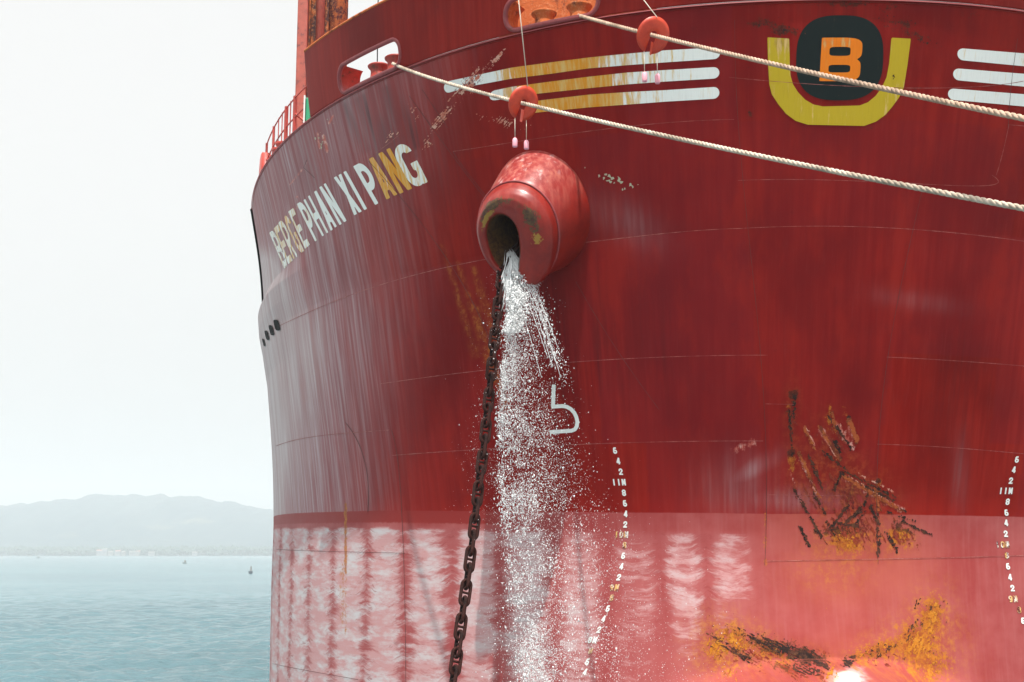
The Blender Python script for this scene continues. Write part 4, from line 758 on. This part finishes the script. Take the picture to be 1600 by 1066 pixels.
rc2 = hawser(r2, m_rope2, 'pale twisted mooring rope, the lower one, coming from the open chock showing sky')
rc1 = hawser(r1, m_rope1, 'tan twisted mooring rope, the upper one, crossing the green and yellow emblem')
m_disc = M('orange_disc_paint', .45); m_disc.color(m_disc.mix(m_disc.noise(m_disc.obj(), 4, 5, .7).ss(.4, .7), (.62, .055, .018), (.48, .035, .015)))
m_cord = M('white_cord', .8).color((.62, .55, .45)); m_pink = M('pink_tag', .5).color((.80, .35, .42))
def rat_guard(rc, pxx, top, label, r=.28):
    X, Y = proj(rc); i = int(np.argmin(np.abs(X-pxx))); p = Vector(rc[i]); t = (Vector(rc[i+3])-Vector(rc[i-3])).normalized()
    root = empty('rat_guard', p); tag(root, label, 'rat guard', 'rat guards on the mooring ropes'); inv = Matrix.Translation(-p)
    def put(o): o.parent = root; o.matrix_parent_inverse = inv; return o
    u = t.cross(Vector((0, 0, 1))).normalized(); v = u.cross(t).normalized(); v = -v if v.z < 0 else v
    # disc with a keyhole slot that lets it drop over the rope, dished a little
    n = 64; sl = .075; vs = []; fs = []; rings = [(.065, 0.), (.14, .0), (.22, .008), (r, .02)]
    gap = math.asin(sl*.8/.34)
    for (rr_, dz) in rings:
        g = math.asin(min(.95, .05/rr_))
        for k in range(n):
            a = -math.pi/2+.15+g+(2*math.pi-2*g)*k/(n-1); vs.append(p+u*rr_*math.cos(a)+v*rr_*math.sin(a)*1.04-t*dz)
    for j in range(len(rings)-1):
        for k in range(n-1): fs.append((j*n+k, j*n+k+1, (j+1)*n+k+1, (j+1)*n+k))
    d = put(link('disc', mesh('disc', vs, fs, True), m_disc)); md = d.modifiers.new('s', 'SOLIDIFY'); md.thickness = .012
    # bent lip along the slot
    mb = MB(); a0 = p-v*.10+u*.02; a1 = p-v*.30+u*.0; lp = [a0, a1, a1+t*.16+u*.05, a0+t*.20+u*.05]; mb.add([tuple(q) for q in lp]+[tuple(q+u*.008) for q in lp], [(0,1,2,3),(7,6,5,4),(0,4,5,1),(1,5,6,2),(2,6,7,3),(3,7,4,0)]); put(mb.build('slot_flap', m_disc, None, False))
    for sgn in (-1, 1):
        q = p-v*r*.93+u*(.07*sgn*1.6); e = Vector((q.x, q.y, q.z-.34)); mb = MB(); mb.tube([q, e], .006, 5); c = put(mb.build('tag_cord', m_cord)); mb = MB(); inv_ = 0; mb.lathe([(0, -.17), (.036, -.165), (.042, -.15), (.042, -.04), (.025, -.01), (0, .0)], e, n=12); pw = mb.build('pink_weight', m_pink); pw.parent = c
    mb = MB(); mb.tube([p+v*r, Vector(top)], .0085, 5); put(mb.build('hanging_line', m_cord))
    return p
i1 = int(np.argmin(np.abs(proj(rc2)[0]-819))); i0_ = int(np.argmin(np.abs(proj(rc1)[0]-1021)))
rat_guard(rc2, 819, at(806, -40, rc2[i1][1]-.6), 'orange-red rat guard disc on the lower rope, just above the hawse pipe')
rat_guard(rc1, 1021, at(975, -40, rc1[i0_][1]+.8), 'orange-red rat guard disc on the upper rope, over the white stripes')
# ================================================================== WATER POURING FROM THE HAWSE PIPE
m_wat = M('white_water', .25, spec=.5).color((.88, .90, .91)); m_wat.b.inputs['Alpha'].default_value = .7; m_wat.b.inputs['Transmission Weight'].default_value = .0
def spray():
    G = []
    yk = [395, 430, 470, 550, 650, 750, 850, 950, 1066, 1180, 1300]
    cx = [798, 808, 808, 794, 788, 790, 802, 816, 834, 850, 860]; sd = [3, 9, 13, 11, 13, 16, 20, 24, 30, 36, 40]
    def add(n, ylo, yhi, yp, off, k, size, el, flr=0.):
        y = ylo+(yhi-ylo)*rng.random(n)**yp; G.append((np.interp(y, yk, cx)+off*np.clip((y-ylo)/200, 0, 1)+(lambda g: np.where(g < 0, g*.5, g))(rng.normal(0, 1, n))*(np.interp(y, yk, sd)*k)-2, y, rng.gamma(2.6, size/2.6, n), el))
    add(19000, 425, 1180, 1.1, 0, .8, .0044, 1.8); add(40000, 445, 1180, .85, 26, 1.8, .0036, 1.5); add(42000, 500, 1180, .8, 48, 2.6, .0031, 1.3); add(8000, 700, 1180, .8, 60, 3.8, .0030, 1.)
    add(9000, 425, 520, 1., 0, .85, .0050, 2.8)
    add(16000, 700, 1180, .8, 40, 4.2, .0027, 1.1)
    for (xa, ya, xb, yb, w_) in ((828, 442, 880, 590, 3.5), (820, 452, 868, 575, 4.5), (838, 455, 886, 610, 5)):
        f = rng.random(800); G.append((xa+(xb-xa)*f+rng.normal(0, w_, 800)*(.4+1.4*f), ya+(yb-ya)*f**1.15, rng.gamma(3., .0015, 800), 1.8))
    y = 420+rng.random(700)*330; G.append((np.interp(y, [400, 550, 700], [782, 770, 750])-rng.gamma(1.2, 8, 700), y, rng.gamma(2.2, .0012, 700), 1.))
    X = np.concatenate([g[0] for g in G]); Y = np.concatenate([g[1] for g in G]); Sz = np.clip(np.concatenate([g[2] for g in G]), .0018, .018); El = np.concatenate([np.full(len(g[0]), g[3]) for g in G])
    # clumping
    cl = vnoise(X/26+7, Y/34+3, 5, 4, .6); keep = rng.random(len(X)) < np.clip((cl-.22)*1.8, .2, .85); X, Y, Sz, El, cl = X[keep], Y[keep], Sz[keep], El[keep], cl[keep]
    Yw = MOUTH.y-.02-np.interp(Y, [400, 700, 1300], [0, .15, .3])+rng.normal(0, 1, len(X))*np.interp(Y, [400, 500, 900, 1300], [.03, .14, .4, .6])
    a = (X-800)/FPX; b = (533-Y)/FPX; ry = cp-b*sp; t = Yw/ry; P = np.stack([a*t, Yw, (sp+b*cp)*t+ZC], 1)
    P = P[P[:, 2] > -.1]; N = len(P); Sz = Sz[:N]; El = El[:N]
    tet = np.array([(1, 1, -1), (-1, -1, -1), (-1, 1, 1), (1, -1, 1)], float)*.85; of = [(0, 1, 2), (0, 3, 1), (0, 2, 3), (1, 3, 2)]
    th = rng.random(N)*6.28; v = np.repeat(tet[None], N, 0)*Sz[:, None, None]*rng.uniform(.6, 1.5, (N, 1, 3)); x = v[..., 0]*np.cos(th)[:, None]-v[..., 1]*np.sin(th)[:, None]; yv = v[..., 0]*np.sin(th)[:, None]+v[..., 1]*np.cos(th)[:, None]
    v[..., 0] = x; v[..., 1] = yv; v[..., 2] *= El[:, None]; v = v+P[:, None]; f = (np.array(of)[None]+(np.arange(N)*4)[:, None, None]).reshape(-1, 3); return v.reshape(-1, 3), f
v_, f_ = spray()
# ropes of solid water between the lip and the break-up point
ws = MB()
for k in range(230):
    q = rng.random(); xe = 783+q*60+rng.normal(0, 1.5); ye = 438+rng.random()*(46 if q < .6 else 16); n = 9; f = np.linspace(0, 1, n)
    xx = 797+rng.normal(0, 2.5)+(xe-797)*f**1.25+rng.normal(0, .5, n); yy = 397+rng.normal(0, 3)+(ye-397)*f; dp = rng.normal(0, .03)
    ws.tube([at(a, b, MOUTH.y+.12*(1-g)+dp-.05*g) for a, b, g in zip(xx, yy, f)], list(np.array([.002, .005, .009, .010, .010, .009, .007, .005, .002])*rng.uniform(.5, 1.2)), 5)
for (xa, ya, xb, yb) in ((822, 448, 862, 570), (826, 450, 868, 566), (830, 452, 876, 590), (815, 452, 856, 560), (834, 450, 872, 545), (808, 470, 846, 590)):
    f = np.linspace(0, 1, 12); ws.tube([at(xa+(xb-xa)*q**.85, ya+(yb-ya)*q, MOUTH.y-.1) for q in f], .0055, 5)
wf = [t_ for q in ws.f for t_ in [(q[0], q[k], q[k+1]) for k in range(1, len(q)-1)]]
vv_ = np.concatenate([v_, np.array(ws.v)]).astype(np.float32); ff_ = np.concatenate([f_, np.array(wf)+len(v_)]).astype(np.int32)
fw = bpy.data.meshes.new('falling_water'); fw.vertices.add(len(vv_)); fw.vertices.foreach_set('co', vv_.ravel()); fw.loops.add(ff_.size); fw.loops.foreach_set('vertex_index', ff_.ravel()); fw.polygons.add(len(ff_)); fw.polygons.foreach_set('loop_start', np.arange(0, ff_.size, 3, dtype=np.int32)); fw.update(calc_edges=True); fw.validate()
tag(link('falling_water', fw, m_wat), 'white jet of washing water breaking into spray below the hawse hole', 'water spray', kind='stuff')
# ================================================================== SEA, HILLS, SHORE
def sea():
    ys = np.concatenate([np.linspace(-8, 36, 30), 36*np.exp(np.linspace(0, 1, 420)**1.0*math.log(180/36))[1:], 180*np.exp(np.linspace(0, 1, 160)*math.log(14000/180))[1:]]); n = 330
    f = np.linspace(-1, 1, n); V_ = []; 
    Yg, Fg = np.meshgrid(ys, f, indexing='ij'); half = 14+np.abs(Yg)*.62; Xg = Fg*half-np.clip(Yg, 0, 1e9)*.08
    Z = np.zeros_like(Xg); r = np.random.default_rng(3)
    for k in range(46):
        wl = r.uniform(.5, 2.2)**2; d = r.normal(-.3, .6); kx_, ky_ = math.sin(d), math.cos(d); am = .017*wl**.75*r.uniform(.5, 1.); ph = r.random()*6.28; kk = 2*math.pi/wl; w_ = np.sin(kk*(Xg*kx_+Yg*ky_)+ph+.8*np.sin(Xg*.11+ph)+.6*np.sin(Yg*.09+ph*2)); Z += am*(.75*w_+.5*(1-np.abs(w_))-.2)
    Z *= np.exp(-(Yg/110)**2)*1.15; v = np.stack([Xg, Yg, Z-.1], -1).reshape(-1, 3); i, j = np.meshgrid(np.arange(len(ys)-1), np.arange(n-1), indexing='ij'); a = (i*n+j).ravel()
    m = M('sea_water', .15); m.b.inputs['IOR'].default_value = 1.33; vv = m.obj(); n1 = m.noise(vv, .02, 3); c = m.mix(n1.ss(.35, .65), (.08, .155, .18), (.105, .195, .22)); m.color(c)
    m.bump(m.noise(vv, 1, 6, .7, .8, 2.2)+m.noise(vv, 1, 4, .6, .12, .4)*1.6, .9, .20)
    o = link('sea', mesh('sea', v, np.stack([a, a+1, a+n+1, a+n], 1)), m); tag(o, kind='structure'); return o
sea()
DH = 4200.
def hills():
    xs = np.linspace(-300, 2400, 500); tab = [(-300, 806), (0, 799), (40, 796.5), (70, 794), (95, 789), (120, 788), (150, 781.5), (175, 780), (200, 781), (225, 781.5), (250, 783), (268, 788.5), (285, 785), (310, 784), (330, 790), (360, 792.5), (385, 798), (430, 805), (520, 820), (700, 838), (1000, 848), (2400, 846)]
    top = np.interp(xs, *zip(*tab)); dh = (vnoise(xs/7+50, xs*0+2, 3, 5, .6)-.5)*3.2; hz = (866.5-top+dh)/FPX*DH*1.01; NR = 60; V_ = []
    for j in range(NR):
        f = j/(NR-1); y = DH-900+1600*f; prof = math.sin(min(1, f/.62)*math.pi/2)**1.35 if f < .62 else math.cos((f-.62)/.38*math.pi/2)**.7
        low = 14*min(1, f*14); nz = vnoise(xs/14+9, xs*0+f*11, 8, 5, .55)-.5; z = np.minimum(low+hz*prof*(1+.25*nz*(f < .6)), 9e9); z = z if j else z*0-3
        V_.append(np.stack([(xs-800)/FPX*DH*(y/DH if f < .1 else 1), 0*xs+y, np.where(f > .98, -5, z)+ZC*.0], 1))
    v = np.concatenate(V_); n = len(xs); i, j = np.meshgrid(np.arange(NR-1), np.arange(n-1), indexing='ij'); a = (i*n+j).ravel()
    m = M('wooded_hills', .95, spec=.1); vv = m.obj(); c = m.mix(m.noise(vv, .004, 5, .6).ss(.4, .6), (.03, .055, .065), (.045, .07, .075)); c = m.mix((m.noise(vv, .0035, 4, .6)-.60).ss(0, .1)*.5, c, (.14, .14, .10)); m.color(c)
    tag(link('hills', mesh('hills', v, np.stack([a, a+1, a+n+1, a+n], 1)), m), kind='structure')
hills()
YS = DH-930.
def sx(v): return (v-800)/FPX*YS/1.0
# strip of coastal trees: one mass of leaf clumps
tr = MB(); rt = np.random.default_rng(12)
cv = []; cf = []
for k in range(1500):
    X = sx(rt.uniform(-60, 440)); y = YS+rt.uniform(10, 120); r = rt.uniform(4, 9); z = 6+rt.uniform(0, 12); b = len(cv)
    th = rt.random(6)*6.28
    for q in ((1, 0, 0), (0, 1, 0), (-1, 0, 0), (0, -1, 0), (0, 0, 1.1), (0, 0, -1)): jr = r*rt.uniform(.7, 1.25); cv.append((X+q[0]*jr, y+q[1]*jr, z+q[2]*jr))
    cf += [tuple(b+i for i in t) for t in ((0, 1, 4), (1, 2, 4), (2, 3, 4), (3, 0, 4), (1, 0, 5), (2, 1, 5), (3, 2, 5), (0, 3, 5))]
m_tree = M('coastal_foliage', .9, spec=.1); m_tree.color(m_tree.mix(m_tree.noise(m_tree.obj(), .03, 4).ss(.35, .65), (.03, .055, .04), (.05, .08, .055)))
tag(link('coastal_trees', mesh('coastal_trees', cv, cf, False), m_tree), 'belt of green trees along the far shore at the foot of the hills', 'woodland', kind='stuff')
m_wall = M('white_wall_paint', .7).color((.72, .72, .70)); m_wall2 = M('cream_wall_paint', .7).color((.62, .55, .47)); m_roof = M('rusty_roof_sheet', .6).color((.40, .18, .14)); m_win = M('window_glass', .2).color((.05, .06, .07))
m_wall.color((.20, .20, .20)); m_wall2.color((.20, .18, .16))
BL = [(163, 9, 7, 'white'), (171, 7, 9, 'white'), (180, 8, 5, 'cream'), (191, 8, 6, 'white'), (200, 5, 5, 'cream'), (214, 10, 5, 'white'), (222, 6, 6, 'cream'), (243, 9, 4, 'white'), (310, 8, 4, 'white')]
for i, (x, w_, h_, cname) in enumerate(BL):
    X = sx(x); W_ = w_/FPX*YS; Hh = h_/FPX*YS*.95; b = empty('shore_building', (X, YS+4, 2)); order = ['leftmost of the shore cluster', 'taller one second in the shore cluster', 'low cream one third in the shore cluster', 'fourth in the shore cluster, cut by no neighbour', 'narrow, in the middle of the shore cluster', 'wide and low, right of the narrow cream one', 'small, at the right end of the close cluster', 'long and low, apart to the right of the cluster', 'alone on the shore nearest the ship'][i]
    tag(b, 'far %s building under hazy hills, %s' % (cname, order), 'building', 'buildings on the far shore')
    mb = MB(); mb.box((-W_/2, 0, -3), (W_/2, 10, Hh)); mb.build('wall', m_wall if cname == 'white' else m_wall2, b, False)
    mb = MB(); mb.add([(-W_/2-.4, -.6, Hh), (W_/2+.4, -.6, Hh), (W_/2+.4, 10.6, Hh), (-W_/2-.4, 10.6, Hh), (-W_/2-.4, 5, Hh+2.2), (W_/2+.4, 5, Hh+2.2)], [(0, 1, 5, 4), (2, 3, 4, 5), (0, 4, 3), (1, 2, 5), (0, 3, 2, 1)]); mb.build('roof', m_roof if i % 3 == 0 else m_wall2, b, False)
    for q in range(3): mb = MB(); mb.box((-W_/2+W_*(.15+.28*q), -.12, Hh*.35), (-W_/2+W_*(.28+.28*q), .05, Hh*.7)); mb.build('window', m_win, b, False)
def boat(x, y, L, label, col):
    D = (ZC)/((y-866)/FPX); D = min(D, 2600); b = empty('small_boat', ((x-800)/FPX*D, D, 0)); tag(b, label, 'boat', 'small boats far out on the water')
    mb = MB(); v = [(-L/2, 0, .6), (-L*.3, -L*.12, .45), (L*.4, -L*.12, .45), (L/2, 0, .55), (L*.4, L*.12, .45), (-L*.3, L*.12, .45), (-L*.4, 0, -.2), (L*.42, 0, -.2)]
    mb.add(v, [(0, 1, 6), (1, 2, 7, 6), (2, 3, 7), (3, 4, 7), (4, 5, 6, 7), (5, 0, 6), (0, 5, 4, 3, 2, 1)]); mb.build('boat_hull', M('boat_paint', .5).color(col), b, False)
    mb = MB(); mb.box((-L*.05, -L*.07, .45), (L*.2, L*.07, 1.5)); mb.build('cabin', m_wall2, b, False)
boat(70, 872, 4.5, 'tiny dark boat on the water near the left edge', (.05, .08, .10)); boat(296, 880, 2.2, 'tiny pale boat on the water between the shore and the ship', (.4, .42, .42)); boat(398, 895, 1.0, 'tiny grey boat low on the water close beside the ship', (.14, .16, .18))
# ================================================================== HAZE
hz = MB(); hz.box((-4200, -12, -6), (3600, 5400, 290)); ho = hz.build('haze', None, None, False); tag(ho, kind='stuff', label='pale sea haze that fades the far shore and the hills', cat='haze')
hm = bpy.data.materials.new('sea_haze'); hm.use_nodes = True; t_ = hm.node_tree; t_.nodes.clear(); out = t_.nodes.new('ShaderNodeOutputMaterial'); pv = t_.nodes.new('ShaderNodeVolumePrincipled'); pv.inputs['Color'].default_value = (.93, .97, 1, 1); pv.inputs['Density'].default_value = 3.0e-4; pv.inputs['Anisotropy'].default_value = .2; t_.links.new(pv.outputs[0], out.inputs['Volume']); ho.data.materials.append(hm)
print('links', NLINK, 'verts', sum(len(m.vertices) for m in bpy.data.meshes))
